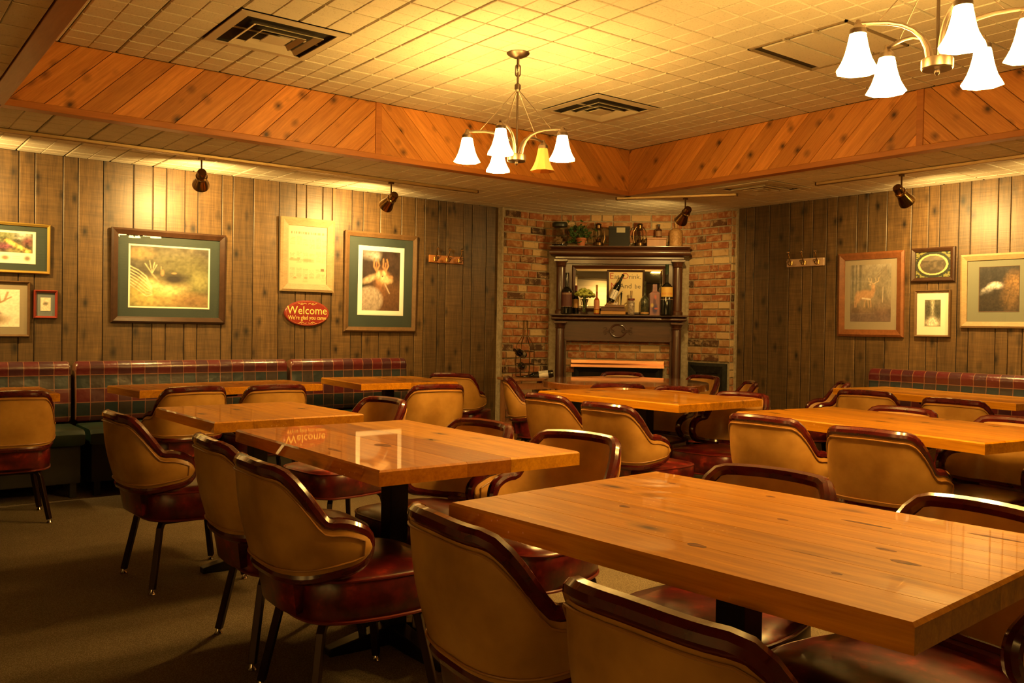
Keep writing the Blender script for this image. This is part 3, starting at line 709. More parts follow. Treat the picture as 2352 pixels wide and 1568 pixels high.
# ------------------------------------------------------------------ chairs
def catmull(pts, n):
    P = [np.array(p, float) for p in pts]; P = [2*P[0]-P[1]] + P + [2*P[-1]-P[-2]]; out = []
    for i in range(1, len(P)-2):
        for k in range(n):
            t = k/n; a, b, c, d = P[i-1:i+3]
            out.append(.5*((2*b)+(-a+c)*t+(2*a-5*b+4*c-d)*t*t+(-a+3*b-3*c+d)*t**3))
    out.append(P[-2]); return np.array(out)
half = catmull([(0, -.268), (.072, -.266), (.127, -.254), (.174, -.222), (.203, -.174), (.216, -.125), (.220, -.08), (.217, -.045)], 12)
plan = np.concatenate([half[::-1] * [-1, 1], half[1:]]); 
seg = np.r_[0, np.cumsum(np.hypot(*np.diff(plan, axis=0).T))]; HALF = seg[-1]/2
def plan_at(s):   # s in metres, 0 at back centre
    q = s+HALF; p = np.array([np.interp(q, seg, plan[:, 0]), np.interp(q, seg, plan[:, 1])])
    p2 = np.array([np.interp(q+.004, seg, plan[:, 0]), np.interp(q+.004, seg, plan[:, 1])]); p1 = np.array([np.interp(q-.004, seg, plan[:, 0]), np.interp(q-.004, seg, plan[:, 1])])
    t = p2-p1; t /= np.hypot(*t)+1e-9; return p, np.array([t[1], -t[0]])
def sst(a, b, x): t = min(1, max(0, (x-a)/(b-a))); return t*t*(3-2*t)
TOPZ, ARMZ, BOTZ = .768, .606, .452
def top_z(s):
    u = abs(s)/HALF
    z = TOPZ - .006*(u/.38)**2 if u < .38 else TOPZ-.006
    z -= (TOPZ-.006-ARMZ)*sst(.36, .69, u)
    return z - .015*sst(.74, .95, u)
def bot_z(s): u = abs(s)/HALF; return BOTZ + .028*sst(.45, 1.0, u)
SEND = .83
def span(s):
    u = abs(s)/HALF; a, b = bot_z(s), top_z(s); m, hh = (a+b)/2, (b-a)/2
    if u > SEND: hh *= math.sqrt(max(0.0, 1-((u-SEND)/(1-SEND))**2))**.75; 
    return m-hh, m+hh
def shell_pt(s, z, off=0.0):
    p, n = plan_at(s); k = (z-BOTZ)/(TOPZ-BOTZ); u = abs(s)/HALF
    lean = .055*(1-sst(.35, .75, u))*k + .012*sst(.35, .75, u)*k
    bulge = .014*math.sin(math.pi*min(1, max(0, (z-span(s)[0])/(span(s)[1]-span(s)[0]+1e-6))))
    q = p + n*(lean+off + (bulge if off > 0 else -bulge*.6))
    return (q[0], q[1], z)
SS = [HALF*q for q in ([-1, -.997, -.985, -.96, -.93] + [-.9+1.8*k/36 for k in range(37)] + [.93, .96, .985, .997, 1])]
NVV = 9
def sheet(off, inset):
    rings = []
    for s in SS:
        a, b = span(s*(1-inset*.0)); 
        rings.append([shell_pt(s, a+(b-a)*k/(NVV-1), off) for k in range(NVV)])
    return rings
def outline(off=0.0, shrink=0.0):
    ups = []; dn = []
    for s in SS:
        s2 = s*(1-shrink/HALF); a, b = span(s2)
        a += min(shrink, (b-a)/2); b -= min(shrink, (b-a)/2)
        ups.append(shell_pt(s2, b, off)); dn.append(shell_pt(s2, a, off))
    return ups + dn[::-1][1:-1]
def make_chair():
    r = thing('dining_chair', 'x', 'chair', (0, 0, 0), 0, 'tan and maroon vinyl captain chairs')
    mb = MB(); o = sheet(.016, 0); i = sheet(-.016, 0)
    mb.loft([ring for ring in o], closed=False); n1 = len(mb.v); mb.loft([ring for ring in i], closed=False)
    bk = part(r, 'backrest', mb, M['tan'], True, angle=60)
    part(bk, 'piping', MB().tube(outline(.020, .026), .0032, 6, True), M['tanpipe'], True)
    part(r, 'rim', MB().tube(outline(0, .0), .0225, 10, True), M['rim'], True)
    # seat
    def ring(hx, y0, y1, z, n=44, e=3.6):
        cy, hy = (y0+y1)/2, (y1-y0)/2; out = []
        for k in range(n):
            t = 2*math.pi*k/n; c, s = math.cos(t), math.sin(t)
            x = hx*math.copysign(abs(c)**(2/e), c); y = cy+hy*math.copysign(abs(s)**(2/e), s)
            x *= 1 - .10*max(0, (cy-y)/hy)
            out.append((x, y, z))
        return out
    sb = [ring(.222, -.200, .236, .304), ring(.238, -.210, .254, .316), ring(.243, -.214, .260, .37), ring(.240, -.211, .256, .428), ring(.230, -.204, .246, .441), ring(.17, -.15, .19, .452), ring(.08, -.07, .1, .457), ring(.01, .0, .02, .458)]
    se = part(r, 'seat', MB().loft(sb), M['maroonseat'], True, angle=50)
    part(se, 'welt', MB().tube(ring(.239, -.210, .255, .433), .0048, 6, True), M['welt'], True)
    part(se, 'welt', MB().tube(ring(.239, -.211, .255, .312), .0055, 6, True), M['welt'], True)
    sup = MB()
    for dy in (0,):
        a = [shell_pt(q, .335, .004) for q in [-.15+.3*k/8 for k in range(9)]]; b = [shell_pt(q, .45, .004) for q in [-.15+.3*k/8 for k in range(9)]]
        c = [shell_pt(q, .335, -.05) for q in [-.15+.3*k/8 for k in range(9)]]; d = [shell_pt(q, .45, -.05) for q in [-.15+.3*k/8 for k in range(9)]]
        sup.loft([[a[k], b[k], d[k], c[k]] for k in range(9)])
    part(r, 'back_support', sup, M['maroonseat'], True)
    part(r, 'seat_frame', MB().b2((-.15, -.15, .288), (.15, .15, .31)), M['bronze'])
    for sx in (-1, 1):
        for sy in (-1, 1):
            path = [(sx*.09, sy*.09, .302), (sx*.135, sy*.135, .302), (sx*.152, sy*.152, .295), (sx*.163, sy*.163, .275), (sx*.208, sy*.208, .022)]
            lg = part(r, 'leg', MB().tube(path, .0125, 4, sq=True), M['bronze'], bevel=.003)
            part(lg, 'glide', MB().lathe([(.015, 0), (.016, .004), (.010, .012), (.007, .026)], 12, (sx*.209, sy*.209, 0)), M['chrome'], True)
    return r
CH0 = make_chair()
CHAIRS = [
 ('A', 1.31, 2.54, -92, 'tan chair with its back to us, nearest at the left foreground table'),
 ('B', 1.36, 3.10, -94, 'tan chair second from front, left side of left foreground table'),
 ('C1', 1.30, 4.18, -88, 'tan chair standing alone in profile at the small square table'),
 ('N1', 1.35, 1.55, -96, 'tan chair back between the two foreground tables, left of center bottom'),
 ('N2', 1.27, .92, -89, 'tan chair back cut by the bottom edge under the right foreground table'),
 ('E1', 2.00, 2.47, 103, 'chair facing us right of left foreground table, nearer of two'),
 ('E2', 1.92, 3.04, 95, 'chair facing us right of left foreground table, farther of two'),
 ('D', 2.14, 4.27, 97, 'chair facing left at the right side of the small square table'),
 ('P1', 1.885, 1.53, 98, 'chair facing us behind right foreground table, left of two'),
 ('P2', 1.90, 1.01, 82, 'chair facing us behind right foreground table, at right photo edge'),
 ('Q1', 3.83, 2.62, -87, 'tan chair back at the long right table, left of two'),
 ('Q2', 3.77, 2.04, -85, 'tan chair back at the long right table, right of two'),
 ('K1', 3.74, 4.13, -90, 'tan chair back at the table before the round table, left of two'),
 ('K2', 3.62, 3.48, -88, 'tan chair back at the table before the round table, right of two'),
 ('R1', 4.43, 3.60, 97, 'chair with lit inner back at right end of table before round table'),
 ('R2', 4.44, 4.20, 92, 'chair whose maroon rim peeks over middle of table before round table'),
 ('U1', 4.33, 2.50, 88, 'chair rim peeking over the far side of long right table, left one'),
 ('U2', 4.29, 1.95, 79, 'chair rim peeking over far side of long right table, at photo edge'),
 ('W1', 6.02, 3.42, -80, 'tan chair back at the right wall table, left of two'),
 ('W2', 5.84, 2.68, -87, 'tan chair back at the right wall table, right of two'),
 ('W3', 6.38, 4.28, 40, 'tan chair turned sideways beside the end of the right wall bench'),
 ('H1', 1.79, 5.90, 3, 'tan chair back at the long plaid bench table, left of two'),
 ('H2', 2.34, 5.84, -4, 'tan chair back at the long plaid bench table, right of two'),
 ('F', 3.36, 5.42, -9, 'tan chair back in front of the square table at the short bench'),
 ('G', 4.46, 6.52, -52, 'tan chair by the wood wall left of the brick, facing right'),
 ('L', .80, 5.93, -2, 'tan chair back cut by the left edge of the photo'),
 ('O1', 4.78, 4.90, -38, 'tan chair back just in front of the round table'),
 ('O2', 5.62, 5.66, 135, 'chair rim behind the round table before the firebox'),
 ('S1', 4.60, 5.52, -128, 'chair in profile at the left side of the round table by brick'),
 ('S2', 5.62, 4.62, 48, 'chair in profile at right of the round table before iron insert'),
 ('S3', 5.86, 5.20, 82, 'chair half hidden behind the right rim of the round table'),
]
for k, (nm, x, y, a, lab) in enumerate(CHAIRS):
    c = CH0 if k == 0 else copy_tree(CH0)
    c.location = (x, y, 0); c.rotation_euler = (0, 0, math.radians(a)); c['label'] = lab

# ------------------------------------------------------------------ pictures (flat prints as coloured grids)
def vnoise(U, V, fx, fy, seed):
    rs = np.random.RandomState(seed); g = rs.rand(64, 64); x, y = U*fx, V*fy
    xi, yi = np.floor(x).astype(int), np.floor(y).astype(int); fx_, fy_ = x-xi, y-yi
    fx_, fy_ = fx_*fx_*(3-2*fx_), fy_*fy_*(3-2*fy_)
    a, b, c, d = g[xi % 64, yi % 64], g[(xi+1) % 64, yi % 64], g[xi % 64, (yi+1) % 64], g[(xi+1) % 64, (yi+1) % 64]
    return (a*(1-fx_)+b*fx_)*(1-fy_)+(c*(1-fx_)+d*fx_)*fy_
def fbm(U, V, f, seed, oct=4, ay=1.0):
    s = 0; a = .5
    for k in range(oct): s = s+a*vnoise(U, V, f*2**k, f*ay*2**k, seed+k); a /= 2
    return s
class Paint:
    def __init__(s, nx, ny, bg):
        x = (np.arange(nx+1))/nx; y = np.arange(ny+1)/ny; s.U, s.V = np.meshgrid(x, y, indexing='ij'); s.C = np.ones((nx+1, ny+1, 3))*np.array(bg); s.nx, s.ny = nx, ny
    def put(s, mask, c): m = np.clip(mask, 0, 1)[..., None]; s.C = s.C*(1-m)+np.array(c)*m; return s
    def blob(s, cx, cy, rx, ry, c, soft=.25, a=1.0, rot=0.0):
        x, y = s.U-cx, s.V-cy; x, y = x*math.cos(rot)+y*math.sin(rot), -x*math.sin(rot)+y*math.cos(rot)
        d = np.hypot(x/rx, y/ry); return s.put(a*np.clip((1+soft-d)/(2*soft), 0, 1), c)
    def line(s, pts, wd, c, a=1.0):
        m = np.zeros_like(s.U)
        for (x0, y0), (x1, y1) in zip(pts[:-1], pts[1:]):
            dx, dy = x1-x0, y1-y0; t = np.clip(((s.U-x0)*dx+(s.V-y0)*dy)/(dx*dx+dy*dy+1e-9), 0, 1)
            m = np.maximum(m, np.clip(1.5-np.hypot(s.U-x0-t*dx, s.V-y0-t*dy)/wd, 0, 1))
        return s.put(m*a, c)
    def tex(s, f, seed, amt, ay=1.0): s.C = s.C*(1+amt*(fbm(s.U, s.V, f, seed, 4, ay)[..., None]-.47)*2); return s
    def mesh(s, name, w, h, gain=1.0):
        s.C = np.clip(s.C*gain, 0, .85)
        X, Z = (s.U-.5)*w, (s.V-.5)*h; n = s.ny+1
        v = np.stack([X, np.zeros_like(X), Z], -1).reshape(-1, 3)
        f = [(i*n+j, (i+1)*n+j, (i+1)*n+j+1, i*n+j+1) for i in range(s.nx) for j in range(s.ny)]
        me = bpy.data.meshes.new(name); me.from_pydata(v.tolist(), [], f)
        at = me.color_attributes.new('ink', 'FLOAT_COLOR', 'POINT'); c = np.concatenate([s.C.reshape(-1, 3), np.ones((v.shape[0], 1))], 1).astype(np.float32)
        at.data.foreach_set('color', c.ravel()); me.materials.append(M['print']); return me
def picture(label, w, h, loc, rz, fw, fmat, mat, mw, P, pw, ph, pz=0.0, liner=None, lw=.008, glass=True, px=0.0, fd=.028, gain=1.25, name='framed_picture', group='framed pictures on the walls'):
    r = thing(name, label, 'picture', loc, rz, group); r.rotation_euler = (.017, 0, rz); r.location = Vector(loc) + Matrix.Rotation(rz, 3, 'Z') @ Vector((0, -.0095*h, 0))
    part(r, 'frame', rectframe(-w/2, w/2, -h/2, h/2, fw, -.001, -fd), fmat)
    part(r, 'mat_board', MB().b2((-w/2+fw*.6, -.007, -h/2+fw*.6), (w/2-fw*.6, -.002, h/2-fw*.6)), mat)
    if liner: part(r, 'liner', rectframe(px-pw/2-lw, px+pw/2+lw, pz-ph/2-lw, pz+ph/2+lw, lw*1.05, -.007, -.010), liner)
    put('print', P.mesh('print', pw, ph, gain), None, r, (px, -.0085, pz))
    if glass: part(r, 'glass', MB().b2((-w/2+fw*.8, -.014, -h/2+fw*.8), (w/2-fw*.8, -.0125, h/2-fw*.8)), M['pane'])
    return r
LW = lambda x, z: (x, LY-.001, z)
RW = lambda y, z: (RX-.001, y, z)
green = mottled('green_mat_board', (.026, .040, .034), (.032, .048, .040), 4, .7); tanmat = plain('tan_mat_board', (.30, .24, .16), .8); bluemat = plain('blue_grey_mat_board', (.15, .17, .18), .8)
cream = plain('cream_paper', (.78, .70, .54), .7); whitepaper = plain('white_paper', (.80, .75, .66), .7); greymat = plain('grey_green_mat_board', (.17, .17, .12), .8)
dkframe = wood('walnut_frame', (.030, .013, .007), (.06, .026, .013), (.02, .01, .005), stretch=(6, 6, 6), knots=0, rough=.3, coat=.3, tint=0)
brframe = wood('brown_oak_frame', (.085, .042, .016), (.15, .08, .032), (.05, .02, .01), stretch=(6, 6, 6), knots=0, rough=.4, tint=0)
orframe = wood('chestnut_frame', (.12, .040, .014), (.24, .085, .028), (.05, .02, .01), stretch=(6, 6, 6), knots=0, rough=.3, coat=.3, tint=0)
ltframe = wood('weathered_oak_frame', (.24, .155, .07), (.36, .25, .125), (.1, .06, .03), stretch=(6, 6, 14), knots=0, rough=.6, tint=0)
redframe = plain('red_frame', (.22, .03, .018), .35, 0, .3)
# wide landscape
P = Paint(120, 92, (.05, .042, .026)); P.put(np.clip((P.V-.45)*2, 0, 1)*.8, (.10, .085, .06)); P.tex(9, 3, .9)
P.blob(.13, .87, .16, .08, (.34, .22, .08), .6, .8).blob(.45, .8, .3, .14, (.11, .10, .05), .8, .8).blob(.75, .62, .3, .2, (.13, .12, .05), .6, .8)
P.blob(.88, .42, .14, .16, (.20, .19, .075), .5).blob(.62, .36, .10, .06, (.30, .24, .12), .5, .9).blob(.45, .28, .22, .17, (.50, .42, .17), .7).blob(.42, .30, .10, .10, (.62, .55, .27), .6).blob(.52, .20, .14, .07, (.60, .52, .24), .6).blob(.18, .2, .22, .22, (.40, .33, .10), .6).blob(.55, .12, .35, .10, (.42, .30, .10), .7).blob(.8, .1, .25, .12, (.20, .12, .05), .6)
P.blob(.30, .36, .12, .05, (.55, .47, .22), .6, .9, -.6).blob(.55, .47, .18, .10, (.025, .02, .018), .6)
for k in range(7): P.line([(0, .66-.05*k), (.10, .60-.055*k), (.2, .50-.055*k), (.27, .32-.02*k)], .007, (.62, .55, .33), .8)
for a in ((.18, .72), (.24, .76), (.30, .74), (.33, .70)): P.line([(.27, .55), a], .006, (.45, .38, .22), .9)
P.line([(.27, .55), (.36, .42)], .010, (.30, .24, .13)); P.blob(.40, .57, .022, .05, (.34, .20, .09), .4).blob(.55, .57, .03, .015, (.30, .18, .08), .4).line([(.385, .62), (.38, .68)], .004, (.4, .3, .15))
P.tex(26, 8, .55)
picture('wide landscape painting in dark frame with green mat on left wall', .855, .708, LW(2.048, 1.531), 0, .048, dkframe, green, 0, P, .585, .455, .0, cream, .012)
# tall buck print
P = Paint(74, 100, (.030, .016, .012)); P.tex(8, 21, .8)
P.blob(.2, .95, .2, .08, (.25, .22, .2), .7, .8).blob(.35, .9, .1, .06, (.4, .38, .36), .7, .7).blob(.75, .25, .45, .25, (.10, .045, .018), .6).blob(.55, .15, .5, .2, (.09, .04, .018), .5)
P.blob(.5, .45, .16, .22, (.16, .07, .03), .5).blob(.2, .53, .18, .05, (.42, .30, .18), .5, .9, .3).blob(.55, .55, .17, .11, (.34, .18, .08), .4).blob(.62, .53, .16, .06, (.5, .34, .18), .4, 1, -.1).blob(.75, .57, .06, .03, (.3, .15, .07), .4).blob(.42, .61, .05, .06, (.5, .36, .2), .4).blob(.57, .63, .05, .05, (.55, .36, .2), .4).blob(.53, .58, .02, .012, (.02, .01, .01), .3)
for b in (.36, .6):
    P.line([(b+.02, .66), (b-.06, .74), (b-.05, .86)], .020, (.28, .13, .06)); P.line([(b+.02, .68), (b+.08, .76), (b+.04, .86)], .018, (.30, .14, .06)); P.line([(b, .70), (b+.01, .80)], .015, (.25, .11, .05))
P.blob(.2, .18, .34, .22, (.27, .21, .165), .12).tex(30, 30, .5); P.line([(.6, .45), (.72, .3)], .012, (.4, .28, .2))
picture('tall deer print in brown frame with green mat near the short bench', .735, .885, LW(3.888, 1.570), 0, .045, brframe, green, 0, P, .385, .535, .014, whitepaper, .040)
# gold framed print
P = Paint(60, 60, (.75, .66, .5)); m = (P.V > .32) & (P.U > .05) & (P.U < .95) & (P.V < .96)
P.put(m, (.07, .06, .035)); Q = Paint(60, 60, (.07, .06, .035)); Q.blob(.65, .9, .2, .14, (.35, .36, .3), .6).blob(.2, .85, .25, .15, (.13, .14, .06), .6).line([(.25, .7), (.5, .55), (.85, .36)], .06, (.62, .42, .12)).blob(.2, .5, .2, .1, (.2, .06, .09), .6).blob(.8, .7, .12, .14, (.14, .05, .05), .6).blob(.5, .4, .2, .06, (.18, .16, .06), .6).tex(14, 5, 1.2)
P.C[m] = Q.C[m]; P.blob(.22, .15, .10, .07, (.28, .15, .09), .5).blob(.80, .15, .08, .08, (.2, .14, .1), .5).line([(.42, .2), (.6, .2)], .012, (.6, .5, .38)).line([(.42, .13), (.6, .13)], .012, (.62, .52, .4))
picture('small colorful print in gold frame at upper left', .43, .352, LW(1.002, 1.688), 0, .020, M['gold'], green, 0, P, .235, .215, .005, cream, .006)
# buck sketch
P = Paint(60, 60, (.72, .63, .50)); P.blob(.5, .2, .30, .16, (.30, .22, .14), .35).blob(.42, .42, .17, .16, (.25, .18, .11), .3).blob(.28, .33, .10, .09, (.55, .45, .34), .4).blob(.60, .36, .09, .05, (.15, .1, .07), .3).blob(.36, .45, .02, .02, (.03, .02, .02), .2)
for sx in (1, -1):
    P.line([(.5+.04*sx, .55), (.5+.25*sx, .7), (.5+.30*sx, .92)], .02, (.33, .22, .12)); P.line([(.5+.22*sx, .68), (.5+.36*sx, .8)], .015, (.33, .22, .12)); P.line([(.5+.18*sx, .64), (.5+.16*sx, .84)], .015, (.33, .22, .12))
P.tex(30, 44, .25)
picture('deer head sketch in brown frame cut by the left photo edge', .50, .39, LW(.842, 1.262), 0, .018, brframe, tanmat, 0, P, .37, .26, .005)
P = Paint(30, 36, (.62, .53, .40)); P.blob(.5, .55, .24, .14, (.22, .19, .14), .5).line([(.3, .5), (.75, .62)], .02, (.12, .1, .08)).tex(12, 9, .4)
picture('tiny sketch in a red frame beside the deer head sketch', .152, .2, LW(1.19, 1.30), 0, .017, redframe, bluemat, 0, P, .065, .095, .0)
# newspaper menu
P = Paint(96, 130, (.80, .66, .38)); rs = np.random.RandomState(4)
P.put(((P.V > .855) & (P.V < .90) & (P.U > .09) & (P.U < .93))*(vnoise(P.U, P.V, 46, 3, 2) > .42)*.8, (.22, .14, .05))
for c0 in (.07, .23, .39, .55, .71, .86):
    for (v0, v1) in ((.62, .82), (.36, .58), (.05, .30)):
        on = (P.U > c0) & (P.U < c0+.125) & (P.V > v0+rs.uniform(0, .06)) & (P.V < v1-rs.uniform(0, .05))
        P.put(on*(np.sin(P.V*2*math.pi*46) > -.1)*(vnoise(P.U, P.V, 60, 60, 8) > .3)*.38, (.30, .21, .08))
P.put((P.V > .40) & (P.V < .44) & (P.U > .06) & (P.U < .3), (.55, .43, .2)); P.blob(.5, .42, .13, .03, (.45, .33, .15), .4, .8); P.put((P.U > .84) & (P.U < .92) & (P.V > .24) & (P.V < .29), (.25, .16, .08))
for (u, v) in ((.12, .44), (.28, .44), (.2, .12), (.47, .12)): P.put((abs(P.U-u) < .035) & (abs(P.V-v) < .014), (.5, .38, .18))
picture('yellowed framed newspaper menu in pale wood above the welcome sign', .487, .620, LW(3.178, 1.772), 0, .066, ltframe, cream, 0, P, .365, .500, -.004, None, glass=True, gain=.6)
# right wall
P = Paint(78, 100, (.20, .165, .115)); P.put(np.clip((.5-P.V)*3, 0, 1), (.125, .075, .050)); P.put(np.clip((P.V-.6)*2, 0, 1)*.5, (.30, .26, .2)); P.tex(7, 51, .5)
for u, wd in ((.05, .035), (.14, .02), (.24, .03)): P.line([(u, .4), (u+.01, 1)], wd, (.11, .095, .075), .8)
for k in range(12): P.line([(.55+.035*k, .75+.02*math.sin(k*2)), (.9, .98-.01*k)], .006, (.16, .12, .08), .5)
P.line([(.80, .34), (.81, .6)], .012, (.34, .27, .2)).blob(.38, .47, .19, .085, (.36, .20, .10), .25).blob(.19, .43, .07, .10, (.38, .22, .12), .3).blob(.56, .52, .05, .10, (.34, .19, .10), .3, 1, -.4).blob(.57, .62, .05, .035, (.40, .24, .13), .3).blob(.49, .65, .03, .015, (.4, .28, .18), .3)
for x in (.12, .17, .38, .44, .50): P.line([(x, .42), (x+.03*math.sin(x*30), .26)], .014, (.32, .18, .10))
P.line([(.3, .41), (.5, .39)], .012, (.5, .42, .32))
for sx in (-1, 1): P.line([(.58, .66), (.58+sx*.11, .70), (.58+sx*.13, .76)], .009, (.46, .33, .2)); P.line([(.58+sx*.06, .69), (.58+sx*.05, .75)], .008, (.46, .33, .2))
P.put(np.clip((.22-P.V)*8, 0, 1)*.6, (.12, .08, .07)); P.tex(34, 60, .35)
picture('deer in misty woods in a wide chestnut frame on right wall', .592, .712, RW(4.036, 1.512), -math.pi/2, .060, orframe, tanmat, 0, P, .365, .48, .012)
# oval
P = Paint(64, 52, (.016, .020, .012)); d = np.hypot((P.U-.5)/.44, (P.V-.5)/.42)
corner = (np.hypot(P.U-.5, P.V-.5) > .52); P.put(corner*(vnoise(P.U, P.V, 22, 22, 3) > .4), (.16, .15, .04)); P.put((d < 1.0), (.46, .33, .14)); P.put(d < .86, (.045, .034, .022))
Q = fbm(P.U, P.V, 9, 70); P.put((d < .86)*np.clip((Q-.45)*4, 0, 1)*.5, (.16, .12, .075)); P.put((d < .86)*(P.V > .66)*.5, (.16, .13, .09))
picture('small dark oval picture in a square frame on right wall', .352, .272, RW(3.510, 1.739), -math.pi/2, .034, dkframe, plain('black_mat', (.015, .015, .012), .6), 0, P, .275, .20, 0)
P = Paint(40, 56, (.13, .12, .075)); P.blob(.5, .75, .12, .3, (.34, .31, .22), .6).blob(.5, .15, .4, .2, (.58, .52, .4), .4).blob(.15, .6, .25, .35, (.06, .055, .035), .5).blob(.85, .6, .25, .35, (.06, .055, .035), .5).line([(.5, .95), (.5, .4)], .03, (.45, .4, .3), .7).tex(18, 81, .7)
picture('narrow waterfall picture with wide cream mat below the oval one', .287, .373, RW(3.503, 1.350), -math.pi/2, .016, brframe, cream, 0, P, .125, .205, .005, plain('grey_line', (.4, .35, .26), .7), .002)
P = Paint(64, 84, (.018, .014, .012)); P.tex(8, 91, .8); P.blob(.25, .52, .20, .06, (.50, .45, .42), .5, 1, .5).blob(.42, .58, .16, .07, (.55, .48, .45), .5).blob(.2, .47, .12, .06, (.3, .28, .27), .6).blob(.35, .25, .45, .25, (.022, .015, .010), .4).blob(.88, .6, .2, .24, (.20, .105, .035), .6).blob(.8, .3, .2, .25, (.10, .055, .02), .6).tex(30, 95, .9)
picture('dark bear print in a rustic pale frame at the right edge', .56, .562, RW(3.004, 1.520), -math.pi/2, .048, ltframe, greymat, 0, P, .285, .335, .012, plain('brown_line', (.12, .06, .03), .6), .003)

# welcome sign
sg = thing('welcome_sign', 'red oval welcome sign under the framed newspaper', 'sign', (3.181, LY-.001, 1.279), 0)
redpaint = plain('sign_red', (.20, .020, .012), .35, 0, .3); yel = plain('sign_yellow', (.72, .52, .14), .5); 
ov = [(.203*math.cos(t), .109*math.sin(t)) for t in [2*math.pi*k/48 for k in range(48)]]
mb = MB().loft([[(x, 0, z) for x, z in ov], [(x, -.014, z) for x, z in ov], [(x*.965, -.019, z*.95) for x, z in ov]])
part(sg, 'board', mb, redpaint, True)
part(sg, 'edge_line', MB().tube([(x*.93, -.0192, z*.90) for x, z in ov], .0012, 4, True), plain('sign_line', (.4, .14, .04), .5))
rotL = (math.pi/2, 0, 0)
text('lettering', 'Welcome', .098, yel, sg, (0, -.0195, .022), rotL, sx=.93)
text('lettering', "We're glad you came", .050, yel, sg, (0, -.0195, -.038), rotL, sx=.80)
mb = MB()
for zz in (.078, -.080):
    for s in (-1, 1):
        mb.tube([(s*(.008+.012*k), -.0195, zz+.006*math.sin(k*1.3)*(1 if zz > 0 else -1)) for k in [j*.5 for j in range(14)]], .0016, 5)
        mb.tube([(s*.05+.007*math.cos(t), -.0195, zz+.007*math.sin(t)) for t in [2*math.pi*k/10 for k in range(9)]], .0014, 5)
part(sg, 'scroll', mb, yel)

# coat hook racks
def hooks(label, loc, rz, woodmat, L=.385):
    r = thing('coat_hook_rack', label, 'coat rack', loc, rz, 'three-hook coat racks')
    part(r, 'board', MB().b2((-L/2, -.018, -.036), (L/2, 0, .036)), woodmat, bevel=.006)
    for k in (-1, 0, 1):
        x = k*.137
        h = part(r, 'hook', MB().tube([(x, -.02, -.005), (x, -.04, .010), (x, -.062, .045), (x, -.070, .085)], .0055, 8).tube([(x, -.02, -.010), (x, -.045, -.022), (x, -.070, -.018), (x, -.078, .0)], .005, 8).lathe([(.015, -.02), (.016, .014)], 12, (x, -.02, 0)), M['brass'], True)
        part(h, 'knob', MB().lathe([(.004, .080), (.016, .088), (.018, .099), (.010, .108)], 12, (x, -.070, 0)), M['chrome'], True)
        part(h, 'knob', MB().lathe([(.003, -.004), (.014, .002), (.016, .012), (.008, .020)], 12, (x, -.078, 0)), M['chrome'], True)
    return r
hooks('orange wood three-hook coat rack on the left wall by the brick', (4.585, LY-.001, 1.818), 0, M['trimwood'])
hooks('pale wood three-hook coat rack on the right wall by the brick', (RX-.001, 4.672, 1.812), -math.pi/2, plain('pale_varnished_wood', (.52, .34, .22), .35, 0, .3))

# ------------------------------------------------------------------ things on the mantel
ROTD = Matrix.Rotation(DIAG, 3, 'Z')
def dl(lx, ly, z):     # mantel-local to world
    v = ROTD @ Vector((lx, ly, 0)); return (MID.x+v.x, MID.y+v.y, z)
def mx(px): return (px-1416)/229.0
SZ, CZ = 1.332, 2.018
def bottle(name, label, px, ly, z, h, r, mat, neck=.33, nr=.30, capmat=None, labels=(), cat='bottle', neckmat=None):
    o = thing(name, label, cat, dl(mx(px), ly, z), DIAG)
    hn = h*neck; hb = h*(1-neck-.14)
    pr = [(r*.92, 0), (r, .006), (r, hb), (r*.93, hb+h*.04), (r*.62, hb+h*.10), (r*nr*1.1, h*(1-neck)), (r*nr, h*(1-neck)+.01), (r*nr, h-.012), (r*nr*1.12, h-.010), (r*nr*1.12, h)]
    part(o, 'glass', MB().lathe(pr, 22), mat, True)
    if capmat: part(o, 'foil', MB().lathe([(r*nr*1.06, h*(1-neck*.55)), (r*nr*1.1, h-.014), (r*nr*1.2, h-.010), (r*nr*1.2, h+.001)], 18), capmat, True)
    for z0, z1, m, arc in labels:
        n = 14; a0 = -math.pi/2-arc/2
        mb = MB().loft([[(r*1.012*math.cos(a0+arc*k/n), r*1.012*math.sin(a0+arc*k/n), zz) for k in range(n+1)] for zz in (z0*h, z1*h)], closed=False)
        part(o, 'paper_label', mb, m, True)
    return o
DKG = M['wineglass']; amber = plain('amber_label', (.42, .22, .06), .6); redlab = plain('dark_red_label', (.09, .02, .016), .5); linel = plain('label_line', (.35, .22, .12), .6)
bottle('wine_bottle', 'big dark wine bottle with red label at left end of mantel shelf', 1297, -.145, SZ, .415, .062, DKG, .34, .27, None, ((.18, .52, redlab, 2.0), (.175, .185, linel, 1.9), (.47, .50, linel, 1.7)))
bottle('wine_bottle', 'slim dark bottle with amber label behind the green flowers', 1318, -.10, SZ, .29, .028, DKG, .34, .36, plain('maroon_foil', (.12, .02, .015), .3), ((.22, .52, amber, 2.6),))
fv = thing('flower_vase', 'green hydrangea flowers in a clear glass vase', 'flower vase', dl(mx(1337), -.15, SZ), DIAG)
part(fv, 'vase', MB().lathe([(.030, 0), (.036, .004), (.032, .03), (.026, .07), (.030, .12), (.042, .155), (.040, .155), (.027, .12), (.023, .07), (.029, .03), (.026, .012), (.002, .010)], 20), M['clearglass'], True)
rs = random.Random(5); mbf = MB(); petal = mottled('lime_petals', (.28, .32, .035), (.45, .48, .09), 40, .6)
